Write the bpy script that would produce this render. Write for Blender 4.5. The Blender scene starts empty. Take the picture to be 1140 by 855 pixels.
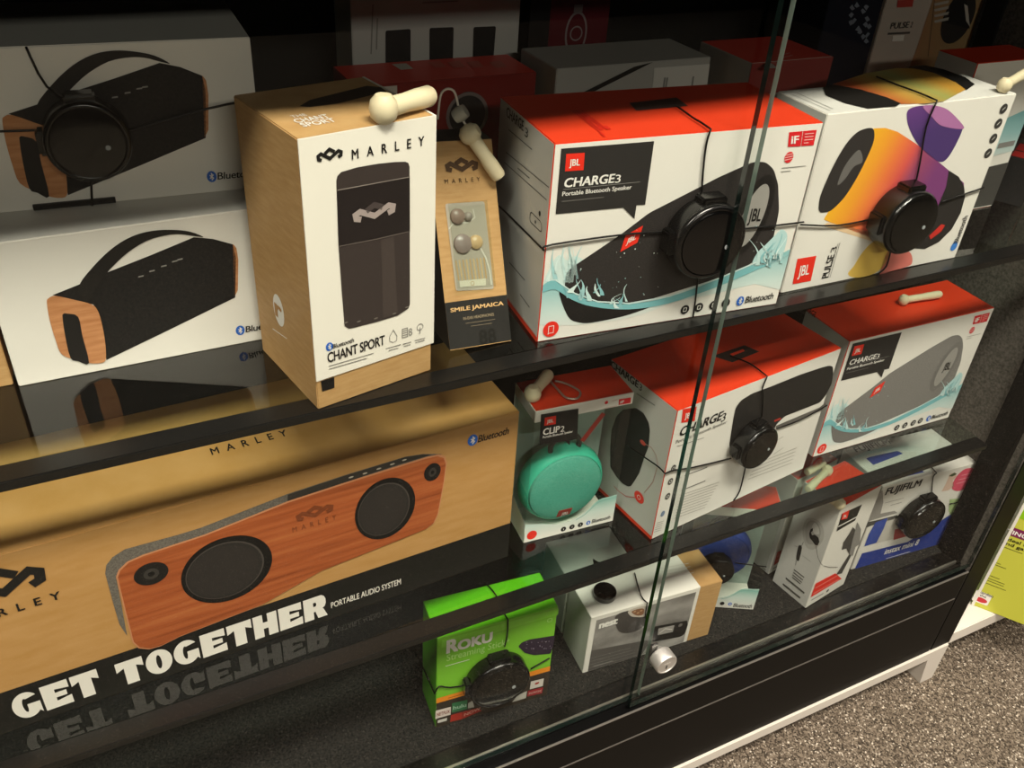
import bpy, bmesh, math, random
from mathutils import Matrix, Vector
from mathutils.geometry import tessellate_polygon
random.seed(7)
S = bpy.context.scene
COL = S.collection
# ------------------------------------------------------------------ camera
R = [[0.8952716015, -0.4414433021, 0.0601379287], [-0.2075676416, -0.5327271209, -0.8204373765], [0.3942136903, 0.722031596, -0.5685648078]]
FPX = 998.6191
CAM = Vector((0, -.5, 1.14))
def ray(px, py):
    d = ((px - 570) / FPX, (py - 427.5) / FPX, 1.0)
    return Vector([sum(R[i][j] * d[i] for i in range(3)) for j in range(3)])
def on(px, py, ax, val):
    d = ray(px, py)
    return CAM + d * ((val - CAM[ax]) / d[ax])
cd = bpy.data.cameras.new('camera'); cam = bpy.data.objects.new('camera', cd); COL.objects.link(cam)
cd.sensor_fit = 'HORIZONTAL'; cd.sensor_width = 36; cd.lens = FPX / 1140 * 36; cd.clip_start = .01
cam.matrix_world = Matrix([[R[0][0], -R[1][0], -R[2][0], CAM.x], [R[0][1], -R[1][1], -R[2][1], CAM.y], [R[0][2], -R[1][2], -R[2][2], CAM.z], [0, 0, 0, 1]])
S.camera = cam
ZU, ZM, ZD = .761, .4847, .255          # upper shelf, middle shelf, deck
# ------------------------------------------------------------------ materials
def lin(c):
    c = c / 255
    return c / 12.92 if c <= .04045 else ((c + .055) / 1.055) ** 2.4
def rgb(h):
    if isinstance(h, str):
        h = h.lstrip('#'); h = [int(h[i:i + 2], 16) for i in (0, 2, 4)]
    return tuple(lin(x) for x in h) + (1,)
_m = {}
def mat(h, rough=.5, metal=0, coat=0, key=None):
    k = key or (str(h), rough, metal, coat)
    if k in _m: return _m[k]
    m = bpy.data.materials.new('print_' + str(h).strip('#')); m.use_nodes = True
    b = m.node_tree.nodes['Principled BSDF']
    b.inputs['Base Color'].default_value = rgb(h); b.inputs['Roughness'].default_value = rough
    b.inputs['Metallic'].default_value = metal
    if rough >= .35 and not metal: b.inputs['Specular IOR Level'].default_value = .28
    if coat: b.inputs['Coat Weight'].default_value = coat; b.inputs['Coat Roughness'].default_value = .15
    _m[k] = m
    return m
def nodes(m): return m.node_tree.nodes, m.node_tree.links
def noisy(name, stops, scale, stretch=(1, 1, 1), rough=.8, bump=0, kind='NOISE', detail=4, coat=0):
    m = bpy.data.materials.new(name); m.use_nodes = True; n, l = nodes(m); b = n['Principled BSDF']
    tc = n.new('ShaderNodeTexCoord'); mp = n.new('ShaderNodeMapping'); mp.inputs['Scale'].default_value = stretch
    l.new(tc.outputs['Object'], mp.inputs['Vector'])
    if kind == 'NOISE':
        t = n.new('ShaderNodeTexNoise'); t.inputs['Scale'].default_value = scale; t.inputs['Detail'].default_value = detail; o = t.outputs['Fac']
    else:
        t = n.new('ShaderNodeTexVoronoi'); t.inputs['Scale'].default_value = scale; o = t.outputs['Color']
    l.new(mp.outputs['Vector'], t.inputs['Vector'])
    r = n.new('ShaderNodeValToRGB'); r.color_ramp.elements.remove(r.color_ramp.elements[0])
    for i, (p, c) in enumerate(stops):
        e = r.color_ramp.elements[0] if i == 0 else r.color_ramp.elements.new(p)
        e.position = p; e.color = rgb(c)
    l.new(o, r.inputs['Fac']); l.new(r.outputs['Color'], b.inputs['Base Color'])
    b.inputs['Roughness'].default_value = rough; b.inputs['Specular IOR Level'].default_value = .25
    if coat: b.inputs['Coat Weight'].default_value = coat
    if bump:
        bp = n.new('ShaderNodeBump'); bp.inputs['Strength'].default_value = bump; bp.inputs['Distance'].default_value = .002
        l.new(o, bp.inputs['Height']); l.new(bp.outputs['Normal'], b.inputs['Normal'])
    return m
def gradient(name, d, v0, v1, stops, rough=.4):
    """printed colour blend along direction d of the part's own axes"""
    m = bpy.data.materials.new(name); m.use_nodes = True; n, l = nodes(m); b = n['Principled BSDF']
    tc = n.new('ShaderNodeTexCoord'); dp = n.new('ShaderNodeVectorMath'); dp.operation = 'DOT_PRODUCT'; dp.inputs[1].default_value = d
    mr = n.new('ShaderNodeMapRange'); mr.inputs['From Min'].default_value = v0; mr.inputs['From Max'].default_value = v1
    r = n.new('ShaderNodeValToRGB'); r.color_ramp.elements.remove(r.color_ramp.elements[0])
    for i, (p, c) in enumerate(stops):
        e = r.color_ramp.elements[0] if i == 0 else r.color_ramp.elements.new(p)
        e.position = p; e.color = rgb(c)
    l.new(tc.outputs['Object'], dp.inputs[0]); l.new(dp.outputs['Value'], mr.inputs['Value']); l.new(mr.outputs['Result'], r.inputs['Fac'])
    l.new(r.outputs['Color'], b.inputs['Base Color']); b.inputs['Roughness'].default_value = rough
    return m
def glass(name, tint='#f2f7f4', ior=1.5, gain=1.0):
    m = bpy.data.materials.new(name); m.use_nodes = True; n, l = nodes(m); n.remove(n['Principled BSDF'])
    tr = n.new('ShaderNodeBsdfTransparent'); tr.inputs['Color'].default_value = rgb(tint)
    gl = n.new('ShaderNodeBsdfGlossy'); gl.inputs['Roughness'].default_value = 0.0
    fr = n.new('ShaderNodeFresnel'); fr.inputs['IOR'].default_value = ior
    mx = n.new('ShaderNodeMixShader')
    ge = n.new('ShaderNodeNewGeometry'); mu = n.new('ShaderNodeMath'); mu.operation = 'MULTIPLY_ADD'   # no reflection from inside faces
    mu.inputs[1].default_value = -gain; mu.inputs[2].default_value = gain
    m2 = n.new('ShaderNodeMath'); m2.operation = 'MULTIPLY'
    l.new(ge.outputs['Backfacing'], mu.inputs[0]); l.new(mu.outputs[0], m2.inputs[0]); l.new(fr.outputs[0], m2.inputs[1])
    l.new(m2.outputs[0], mx.inputs['Fac']); l.new(tr.outputs[0], mx.inputs[1]); l.new(gl.outputs[0], mx.inputs[2])
    l.new(mx.outputs[0], n['Material Output'].inputs['Surface'])
    return m
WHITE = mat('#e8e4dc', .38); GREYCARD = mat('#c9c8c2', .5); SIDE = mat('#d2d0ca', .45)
KRAFT = noisy('kraft_board', [(.3, '#b48c5a'), (.7, '#c29c69')], 60, (1, 1, 6), .55)
KRAFTG = noisy('kraft_gloss', [(.3, '#ba8b50'), (.7, '#c4965e')], 30, (1, 1, 4), .3)
RED = mat('#d93d20', .4); LOGORED = mat('#e63222', .4); BLK = mat('#161514', .4); INK = mat('#1b1a19', .5); CHAR = mat('#2c2a29', .5)
PRW = mat('#efece6', .45); GREYINK = mat('#8b8985', .5); BTBLUE = mat('#2a66c4', .4)
BLACKMET = mat('#080808', .42, 0); BLACKMET.node_tree.nodes['Principled BSDF'].inputs['Specular IOR Level'].default_value = .12; BLACKGLOSS = mat('#070707', .3, 0, .2)
GLASS = glass('shelf_glass', '#eef4f1', 1.52, 1.5); DOORGLASS = glass('door_glass', '#f6f8f7', 1.5, .45)
GEDGE = mat('#0f1a17', .15, 0, .6); PLASTIC = glass('clear_plastic', '#f4f7f5', 1.4, 1.6)
CREAM = mat('#dccfae', .42); CABLE = mat('#0d0d0d', .35)
PUCK = mat('#090909', .22); PUCKCAP = mat('#060606', .12)
# ------------------------------------------------------------------ mesh helpers
def mk(name, verts, faces, mats, parent=None, fm=None, smooth=False):
    me = bpy.data.meshes.new(name); me.from_pydata([tuple(v) for v in verts], [], faces)
    for m in (mats if isinstance(mats, (list, tuple)) else [mats]): me.materials.append(m)
    if fm: me.polygons.foreach_set('material_index', fm)
    if smooth: me.polygons.foreach_set('use_smooth', [True] * len(me.polygons))
    me.update()
    o = bpy.data.objects.new(name, me); COL.objects.link(o)
    if parent: o.parent = parent
    return o
def fix(o):
    bm = bmesh.new(); bm.from_mesh(o.data); bmesh.ops.recalc_face_normals(bm, faces=bm.faces); bm.to_mesh(o.data); bm.free(); return o
def empty(name, M, label=None, cat=None, group=None):
    o = bpy.data.objects.new(name, None); COL.objects.link(o); o.empty_display_size = .02; o.matrix_world = M
    if label: o['label'] = label
    if cat: o['category'] = cat
    if group: o['group'] = group
    return o
FACES6 = ['bottom', 'top', 'front', 'right', 'back', 'left']
def boxmesh(name, lo, hi, fmats, parent=None, bev=.0007, seg=2):
    """fmats: material or dict by face"""
    x0, y0, z0 = lo; x1, y1, z1 = hi
    v = [(x0, y0, z0), (x1, y0, z0), (x1, y1, z0), (x0, y1, z0), (x0, y0, z1), (x1, y0, z1), (x1, y1, z1), (x0, y1, z1)]
    f = [(0, 3, 2, 1), (4, 5, 6, 7), (0, 1, 5, 4), (1, 2, 6, 5), (2, 3, 7, 6), (3, 0, 4, 7)]
    if isinstance(fmats, dict):
        ml = []; fm = []
        for k in FACES6:
            m = fmats.get(k, fmats.get('*'))
            if m not in ml: ml.append(m)
            fm.append(ml.index(m))
    else: ml = [fmats]; fm = [0] * 6
    o = mk(name, v, f, ml, parent, fm)
    if bev:
        bm = bmesh.new(); bm.from_mesh(o.data)
        bmesh.ops.bevel(bm, geom=list(bm.edges), offset=bev, segments=seg, affect='EDGES', clamp_overlap=True)
        bm.to_mesh(o.data); bm.free()
    return o
def tubedata(pts, r, n=6, closed=False):
    pts = [Vector(p) for p in pts]; V = []; F = []
    k = len(pts); up = None
    for i, p in enumerate(pts):
        a = pts[i - 1] if i > 0 else (pts[-1] if closed else p); b = pts[i + 1] if i < k - 1 else (pts[0] if closed else p)
        t = (b - a).normalized()
        if up is None: up = t.orthogonal().normalized()
        up = (up - t * up.dot(t)).normalized(); s = t.cross(up)
        rr = r[i] if isinstance(r, (list, tuple)) else r
        for j in range(n):
            A = 2 * math.pi * j / n; V.append(p + (up * math.cos(A) + s * math.sin(A)) * rr)
    for i in range(k if closed else k - 1):
        for j in range(n):
            a = i * n + j; b = i * n + (j + 1) % n; c = ((i + 1) % k) * n + (j + 1) % n; d = ((i + 1) % k) * n + j
            F.append((a, b, c, d))
    if not closed: F.append(tuple(range(n))[::-1]); F.append(tuple(range((k - 1) * n, k * n)))
    return V, F
def tube(name, pts, r, m, parent=None, n=8, closed=False):
    V, F = tubedata(pts, r, n, closed); return mk(name, V, F, m, parent, smooth=True)
def lathe(name, prof, m, parent=None, n=40, axis='z', off=(0, 0, 0), sx=1, sy=1, smooth=True):
    """prof: list of (r, h)"""
    V = []; F = []; rings = []
    for r, h in prof:
        if r < 1e-6: rings.append([len(V)]); V.append((0, 0, h))
        else:
            rings.append(list(range(len(V), len(V) + n)))
            for j in range(n): V.append((r * sx * math.cos(2 * math.pi * j / n), r * sy * math.sin(2 * math.pi * j / n), h))
    for A, B in zip(rings, rings[1:]):
        for j in range(n):
            j2 = (j + 1) % n
            if len(A) == 1 and len(B) == 1: break
            if len(A) == 1: F.append((A[0], B[j], B[j2]))
            elif len(B) == 1: F.append((A[j], A[j2], B[0]))
            else: F.append((A[j], A[j2], B[j2], B[j]))
    if axis == 'x': V = [(h, x, y) for x, y, h in V]
    if axis == '-y': V = [(x, -h, y) for x, y, h in V]
    V = [(a + off[0], b + off[1], c + off[2]) for a, b, c in V]
    o = mk(name, V, F, m, parent, smooth=smooth); fix(o)
    if smooth:
        try:
            o.data.polygons.foreach_set('use_smooth', [True] * len(o.data.polygons)); o.data.set_sharp_from_angle(angle=math.radians(40))
        except Exception: pass
    return o
def crom(pts, k=5, closed=True):
    P = [Vector(p) for p in pts]; n = len(P); out = []
    for i in range(n if closed else n - 1):
        a, b, c, d = (P[(i - 1) % n], P[i], P[(i + 1) % n], P[(i + 2) % n]) if closed else (P[max(i - 1, 0)], P[i], P[i + 1], P[min(i + 2, n - 1)])
        for j in range(k):
            t = j / k
            out.append(.5 * ((2 * b) + (c - a) * t + (2 * a - 5 * b + 4 * c - d) * t * t + (3 * b - a - 3 * c + d) * t ** 3))
    if not closed: out.append(P[-1])
    return out
def roundpoly(pts, r, k=4):
    """round every corner of a polygon; r a length or list"""
    P = [Vector(p) for p in pts]; n = len(P); out = []
    for i, p in enumerate(P):
        a, b = P[i - 1], P[(i + 1) % n]; rr = r[i] if isinstance(r, (list, tuple)) else r
        if rr <= 0: out.append(p); continue
        da, db = a - p, b - p; s = p + da.normalized() * min(rr, da.length * .49); e = p + db.normalized() * min(rr, db.length * .49)
        for j in range(k + 1):
            t = j / k; out.append(s * (1 - t) ** 2 + p * 2 * t * (1 - t) + e * t * t)
    return out
_txt = {}
def textmesh(s, bold=0.0, spacing=1.0):
    k = (s, bold, spacing)
    if k not in _txt:
        c = bpy.data.curves.new('lettering_outline', 'FONT'); c.body = s; c.resolution_u = 3; c.space_character = spacing
        o = bpy.data.objects.new('lettering_outline', c); COL.objects.link(o)
        dg = bpy.context.evaluated_depsgraph_get(); me = bpy.data.meshes.new_from_object(o.evaluated_get(dg))
        V = [(v.co.x, v.co.y) for v in me.vertices]; F = [tuple(p.vertices) for p in me.polygons]
        bpy.data.objects.remove(o); bpy.data.meshes.remove(me); bpy.data.curves.remove(c)
        x0 = min(v[0] for v in V); x1 = max(v[0] for v in V); cap = .729
        if bold > 0:
            n = len(V); V0, F0 = V, F; V, F = [], []; E = []
            for i, (a, b) in enumerate(((-1, -.7), (1, -.7), (1, .7), (-1, .7), (0, 0))):
                V += [(x + a * bold, y + b * bold) for x, y in V0]; F += [tuple(q + i * n for q in f) for f in F0]; E += [i * .00003] * n
        else: E = [0] * len(V)
        _txt[k] = ([((x - x0) / (x1 - x0), y / cap) for x, y in V], F, E)
    return _txt[k]
ZIG = [([(.19, .12), (.08, .22), (.065, .48), (.17, .62), (.50, .15), (.83, .62), (.935, .5), (.92, .24), (.81, .14)], .125), ([(.31, .57), (.50, .86), (.69, .59)], .125)]
def crop(ox, oy, s): return lambda *pts: [(ox + x / s, oy + y / s) for x, y in pts]
class Box:
    """a carton with printed faces; local x right along the front, y to the back, z up, origin at front bottom left"""
    def __init__(s, name, label, cat, x, y, yaw, w, h, d, z, fm=None, group=None, pit=0, rol=0, carton=True, bev=.0007):
        s.M = Matrix.Translation((x, y, z)) @ Matrix.Rotation(yaw, 4, 'Z') @ Matrix.Rotation(-pit, 4, 'X') @ Matrix.Rotation(rol, 4, 'Y')
        s.Mi = s.M.inverted(); s.w, s.h, s.d = w, h, d
        s.root = empty(name, s.M, label, cat, group); s.acc = {}; s.order = []; s.n = 0; s.fresh = True; s.last = {}
        if carton: boxmesh('carton', (0, 0, 0), (w, d, h), fm, s.root, bev)
    # --- face coordinates
    def uv(s, face, px, py):
        o = s.Mi @ CAM; d = (s.Mi.to_3x3() @ ray(px, py))
        if face == 'front': p = o - d * (o.y / d.y); return Vector((p.x, p.z))
        if face == 'left': p = o - d * (o.x / d.x); return Vector((s.d - p.y, p.z))
        if face == 'top': p = o + d * ((s.h - o.z) / d.z); return Vector((p.x, p.y))
    def loc(s, face, u, v, e=0):
        if face == 'front': return Vector((u, -e, v))
        if face == 'left': return Vector((-e, s.d - u, v))
        if face == 'top': return Vector((u, v, s.h + e))
    def U(s, face, pts): return [s.uv(face, *p) for p in pts]
    # --- prints
    def add(s, part, face, V2, F, m, L, E=None):
        if part.endswith('#'): s.n += 1; base = part[:-1]; part = base + '|%d' % s.n; s.last[base] = part
        elif part in s.last: part = s.last[part]
        elif part == 'lettering' and s.fresh: s.n += 1; s.fresh = False; s.let = part + '|%d' % s.n; part = s.let
        elif part == 'lettering': part = s.let
        if part not in s.acc: s.acc[part] = ([], [], [], [])
        V, FF, M, FM = s.acc[part]; b = len(V)
        if m not in M: M.append(m)
        for i, (u, v) in enumerate(V2): V.append(s.loc(face, u, v, .0002 + .00022 * L + (E[i] if E else 0)))
        flip = (face == 'x')
        for f in F: FF.append(tuple(b + i for i in f)); FM.append(M.index(m))
    def polyuv(s, part, face, pts, m, L=0, holes=()):
        rings = [[Vector((p[0], p[1], 0)) for p in r] for r in [pts, *holes]]
        T = tessellate_polygon(rings); flat = [(p.x, p.y) for r in rings for p in r]
        F = []
        for a, b, c in T:
            A, B, Cc = flat[a], flat[b], flat[c]
            cr = (B[0] - A[0]) * (Cc[1] - A[1]) - (B[1] - A[1]) * (Cc[0] - A[0])
            F.append((a, b, c) if cr > 0 else (a, c, b))
        s.add(part, face, flat, F, m, L)
    def poly(s, part, face, pts, m, L=0, sm=False, rnd=0):
        P = s.U(face, pts)
        if sm: P = crom(P)
        if rnd: P = roundpoly(P, rnd)
        s.polyuv(part, face, P, m, L)
    def ell(s, part, face, c, rx, ry, m, L=0, n=28, rot=0, uv=False):
        """c in px, rx ry in metres on the face"""
        c = Vector(c) if uv else s.uv(face, *c); ca, sa = math.cos(rot), math.sin(rot)
        pts = [(c.x + rx * math.cos(t) * ca - ry * math.sin(t) * sa, c.y + rx * math.cos(t) * sa + ry * math.sin(t) * ca) for t in [2 * math.pi * i / n for i in range(n)]]
        s.polyuv(part, face, pts, m, L)
    def ring(s, part, face, c, r, t, m, L=0, n=28, uv=False):
        c = Vector(c) if uv else s.uv(face, *c)
        s.strokeuv(part, face, [(c.x + r * math.cos(2 * math.pi * i / n), c.y + r * math.sin(2 * math.pi * i / n)) for i in range(n + 1)], t, m, L)
    def strokeuv(s, part, face, pts, t, m, L=0):
        P = [Vector(p) for p in pts]; V = []; F = []
        for i, p in enumerate(P):
            a = (p - P[i - 1]).normalized() if i > 0 else None; b = (P[i + 1] - p).normalized() if i < len(P) - 1 else None
            if i == 0 and (P[0] - P[-1]).length < 1e-9: a = (P[0] - P[-2]).normalized()
            if i == len(P) - 1 and (P[0] - P[-1]).length < 1e-9: b = (P[1] - P[0]).normalized()
            a = a or b; b = b or a; n = Vector((-(a + b).y, (a + b).x))
            n = n.normalized() if n.length > 1e-6 else Vector((-a.y, a.x)); k = 1 / max(.5, n.dot(Vector((-a.y, a.x))))
            V += [p + n * t / 2 * k, p - n * t / 2 * k]
        for i in range(len(P) - 1): F.append((2 * i, 2 * i + 1, 2 * i + 3, 2 * i + 2))
        s.add(part, face, [tuple(v) for v in V], F, m, L)
    def stroke(s, part, face, pts, t, m, L=0): s.strokeuv(part, face, s.U(face, pts), t, m, L)
    def textuv(s, part, face, txt, o, ex, ey, m, L=1, bold=0, spacing=1.0, shear=0):
        s.fresh = True
        V, F, E = textmesh(txt, bold, spacing); o, ex, ey = Vector(o), Vector(ex), Vector(ey)
        k = ey.length / max(ex.length, 1e-9) * shear
        s.add(part, face, [tuple(o + ex * (x + k * y) + ey * y) for x, y in V], F, m, L, E)
    def text(s, part, face, txt, p0, p1, cap, m, L=1, bold=0, spacing=1.0, shear=0):
        a, b = s.uv(face, *p0), s.uv(face, *p1); h = s.uv(face, p0[0], p0[1] - cap)[1] - a.y
        v = (a.y + b.y) / 2
        if abs(a.y - b.y) > .004: v = a.y
        s.textuv(part, face, txt, (a.x, v), (b.x - a.x, 0), (0, h), m, L, bold, spacing, shear)
    def zigzag(s, part, face, p0, p1, ph, m, L=1, m2=None):
        """the two-stroke zigzag emblem in the frame p0 (left bottom) p1 (right bottom) and height point ph"""
        s.n += 1; part = part + '|%d' % s.n
        o = s.uv(face, *p0); ex = s.uv(face, *p1) - o; ey = s.uv(face, *ph) - o; ex.y = 0; ey.x = 0
        for i, (pts, t) in enumerate(ZIG):
            s.strokeuv(part, face, [o + ex * x + ey * y for x, y in pts], t * ex.length, m2 if (i and m2) else m, L)
    def bluetooth(s, face, pi, ri, p0, p1, cap, m=None, mi=None, L=1):
        m = m or INK; c = s.uv(face, *pi)
        s.ell('wireless_mark', face, pi, ri * .8, ri, mi or BTBLUE, L)
        k = ri * .62
        s.strokeuv('wireless_mark', face, [(c.x - k * .5, c.y - k * .5), (c.x + k * .45, c.y + k * .45), (c.x, c.y + k), (c.x, c.y - k), (c.x + k * .45, c.y - k * .45), (c.x - k * .5, c.y + k * .5)], ri * .17, PRW, L + 1)
        s.text('wireless_mark', face, 'Bluetooth', p0, p1, cap, m, L, .012, .95, .12)
    def bars(s, part, face, rows, m, L=1, t=.0006):
        cl = []
        for a, b in rows:
            q = s.U(face, [a, b]); key = part
            if part == 'fine_print':
                mid = (q[0] + q[1]) / 2; hit = [c for c in cl if any((mid - k).length < .014 for k in c[1])]
                if hit: hit[0][1].append(mid); key = hit[0][0]
                else: s.n += 1; key = part + '|%d' % s.n; cl.append((key, [mid]))
            s.strokeuv(key, face, q, t, m, L)
    def badge(s, face, quad, L=1, part='brand_badge'):
        """red brand square with three white capitals"""
        P = s.U(face, quad); s.polyuv(part, face, P, LOGORED, L)     # order: tl tr br bl
        o = P[3]; ex = P[2] - P[3]; ey = P[0] - P[3]
        s.textuv(part, face, 'JBL', o + ex * .2 + ey * .3, ex * .58, ey * .42, PRW, L + 1, .02)
    def build(s):
        for k, (V, F, M, FM) in s.acc.items(): mk(k.split('|')[0], V, F, M, s.root, FM)
        s.acc = {}
# ================================================================== SETTING
floor_m = noisy('store_carpet', [(0, '#231f1b'), (.25, '#40382f'), (.5, '#665b4f'), (.8, '#877b6c'), (.93, '#d3c8b8')], 460, (1, 1, 1), .95, .4, 'VORONOI')
fl = mk('floor', [(-3, -4, 0), (4, -4, 0), (4, 1.5, 0), (-3, 1.5, 0)], [(0, 1, 2, 3)], floor_m); fl['kind'] = 'structure'
n_, l_ = nodes(floor_m)
felt = noisy('deck_felt', [(.3, '#0f0e0e'), (.7, '#2e2c29')], 420, (1, 1, 1), .95, .4)
felt_w = noisy('wall_felt', [(.3, '#4a4641'), (.7, '#716b64')], 300, (1, 1, 1), .95, .3)
wallb = mk('wall_back', [(-3, .62, 0), (4, .62, 0), (4, .62, 2.9), (-3, .62, 2.9)], [(0, 1, 2, 3)], mat('#55514c', .8)); wallb['kind'] = 'structure'
# ------------------------------------------------------------------ cabinet
XL, XR = -.75, 1.012
cab = empty('display_cabinet', Matrix.Translation((0, 0, 0)), 'black glass fronted display cabinet with two glass shelves on a white base', 'cabinet')
PW = .041
boxmesh('deck', (XL, .0255, ZD - .02), (XR, .40, ZD), felt, cab, 0)
boxmesh('back_panel', (XL, .40, .081), (XR + PW, .415, 1.16), mat('#121211', .6), cab, 0)
boxmesh('end_panel', (XR, -.017, .081), (XR + PW, .40, 1.16), {'*': BLACKMET, 'left': felt_w}, cab, .001)
boxmesh('end_panel', (XL - PW, -.017, .081), (XL, .40, 1.16), {'*': BLACKMET, 'right': felt_w}, cab, .001)
boxmesh('top_panel', (XL, -.0005, 1.068), (XR, .40, 1.16), BLACKMET, cab, .001)
za = on(840, 767, 1, -.017).z; zb = on(1078, 656, 1, -.017).z
ZG = (za + zb) / 2
boxmesh('jamb', (XR - .010, -.0005, ZD - .001), (XR - .0002, .034, 1.0675), BLACKMET, cab, .0006)
boxmesh('fascia', (XL, -.022, 1.068), (XR, -.0008, 1.16), BLACKMET, cab, .001)
boxmesh('front_panel', (XL, -.017, ZG + .0008), (XR - .0015, .0, ZD - .004), BLACKMET, cab, .0015)
boxmesh('front_panel', (XL, -.017, .081), (XR - .0015, .0, ZG - .0008), BLACKMET, cab, .0012)
boxmesh('track', (XL, -.0025, ZD - .03), (XR, .0255, ZD - .0015), BLACKGLOSS, cab, .001)
TRIM_SHINE = mat('#8b8781', .35, .7)
boxmesh('trim_highlight', (XL, -.0174, ZG - .0007), (XR - .004, -.012, ZG + .0007), TRIM_SHINE, cab, 0)  # metal gap line, made pale to carry the panel edge's highlight too
boxmesh('trim_highlight', (XL, -.0176, ZD - .0052), (XR - .0015, -.0150, ZD - .0036), mat('#8b8781', .3, .6), cab, .0004)  # pale strip added as the highlight on the panel's bevelled top edge
boxmesh('track_highlight', (XL, .0005, ZD - .01), (XR, .003, ZD + .004), mat('#a9a59c', .3, .8), cab, .0006)  # pale metal bar added to draw the highlight line along the track
PB0 = .081
WB = mat('#d8d2c8', .5)
boxmesh('base_rail', (XL - PW, -.0195, PB0 - .021), (XR + PW - .002, .03, PB0 - .0005), WB, cab, .001)
boxmesh('base_rail', (XR + PW - .05, .0305, PB0 - .021), (XR + PW - .004, .40, PB0 - .0005), WB, cab, .001)
def foot(x0, x1, x2, x3):
    z = PB0 - .0211
    mk('foot', [(x0, -.019, 0), (x1, -.019, 0), (x1, .06, 0), (x0, .06, 0), (x2, -.019, z), (x3, -.019, z), (x3, .06, z), (x2, .06, z)],
       [(0, 3, 2, 1), (0, 1, 5, 4), (1, 2, 6, 5), (2, 3, 7, 6), (3, 0, 4, 7), (4, 5, 6, 7)], WB, cab)
foot(XR + .012, XR + PW - .002, XR + .002, XR + PW - .002); foot(XL - PW + .008, XL - .005, XL - PW + .004, XL + .012)
for nm, z, xe in (('upper', ZU, XR - .012), ('middle', ZM, .947)):
    sh = boxmesh('glass_shelf', (XL + .001, .0186, z - .0076), (xe, .395, z), GLASS, cab, 0)
    boxmesh('refracted_edge', (XL + .001, 0, z - .0078), (xe, .0185, z), {'*': mat('#0f0f0f', .3)}, sh, .0009)  # black strip stands in for the dark refracted view at the glass edge
    for yb in (.12, .30):
        br = boxmesh('bracket', (XR - .064 if xe < .96 else XR - .02, yb, z - .016), (XR, yb + .012, z - .0079), BLACKMET, sh, .0006)
# sliding glass doors
def door(x0, x1, y0, y1, edge, em):
    z0, z1 = ZD + .005, 1.0675
    o = boxmesh('sliding_door', (x0, y0, z0), (x1, y1, z1), {'*': GEDGE, 'right': em, 'front': DOORGLASS, 'back': DOORGLASS}, cab, 0)
    return o
d1 = door(XL + .003, .4675, -.0062, -.0012, 'right', mat('#8fa39a', .2, 0, .5))  # right edge coloured paler to stand for the light it catches
d2 = door(.4485, XR - .002, -.0152, -.0100, 'left', GEDGE)
lk = on(743, 741, 1, -.036)
lock = lathe('lock', [(0, 0), (.0075, 0), (.0085, .004), (.0118, .0045), (.0132, .006), (.0132, .019), (.0122, .0205), (.0110, .0205), (.0108, .0198), (0, .0198)], mat('#cfcdc8', .42, .7), d2, 40, '-y', (lk.x, -.0153, lk.z))
boxmesh('lock_clip', (lk.x - .012, -.019, lk.z - .004), (lk.x - .003, -.0153, lk.z + .018), mat('#9a9a98', .3, 1), lock, .001)
ks = boxmesh('keyhole', (lk.x - .0007, -.0356, lk.z - .006), (lk.x + .0007, -.0351, lk.z - .001), BLK, lock, .0001)
me_v, me_f, _e = textmesh('ABA', 0)
mk('lettering', [(lk.x - .0045 + .009 * x, -.0354, lk.z + .0015 + .0026 * y) for x, y in me_v], me_f, PRW, lock)
# ================================================================== UPPER SHELF
CW = dict(u=crop(0, 210, 3.8))
woodp = noisy('printed_bamboo', [(.3, '#b3764b'), (.7, '#cf9465')], 40, (1, 1, 8), .45)
fabp = noisy('printed_black_cloth', [(.3, '#151414'), (.7, '#242220')], 500, (1, 1, 1), .6)
def strap_box(label, x, y, yaw, z, h):
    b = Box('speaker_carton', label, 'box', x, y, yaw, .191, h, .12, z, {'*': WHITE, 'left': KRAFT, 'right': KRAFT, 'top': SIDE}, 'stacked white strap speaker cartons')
    return b
W1 = strap_box('white carton picturing a black speaker with carry strap and wooden end, under another one', -.0618, .104, .0138, ZU, .1085)
W2 = strap_box('dim white strap speaker carton with an alarm puck on it, top of the stack', -.0617, .1517, -.0561, ZU + .1087, .1072)
c = CW['u']
SP = {}
SP['strap'] = W1.U('front', c((332, 412), (400, 322), (480, 247), (560, 200), (640, 178), (720, 173), (800, 180), (860, 203), (820, 200), (760, 192), (700, 197), (620, 220), (540, 270), (480, 325), (440, 370), (405, 420), (375, 470), (350, 470)))
SP['body'] = W1.U('front', c((222, 450), (335, 405), (450, 355), (640, 280), (820, 205), (900, 212), (985, 235), (998, 290), (995, 460), (720, 595), (450, 725), (425, 560), (395, 490)))
SP['tip'] = W1.U('front', c((985, 233), (1000, 250), (1008, 300), (1006, 430), (990, 460)))
SP['wood'] = W1.U('front', c((205, 462), (235, 452), (320, 470), (385, 487), (412, 512), (428, 560), (442, 630), (448, 700), (440, 732), (390, 738), (330, 725), (262, 700), (235, 640), (210, 555), (198, 480)))
SP['slot'] = W1.U('front', c((266, 528), (285, 526), (330, 540), (348, 620), (376, 736), (330, 727), (298, 714), (275, 620), (264, 545)))
SP['btn'] = [W1.U('front', c((a - 12, d + 3), (a - 10, d - 3), (a + 12, d - 8), (a + 12, d - 2))) for a, d in ((595, 372), (642, 349), (692, 328), (738, 308), (760, 300))]
bt = W1.uv('front', 267.3, 367.5); bt1 = W1.uv('front', 273.5, 370)
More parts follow.
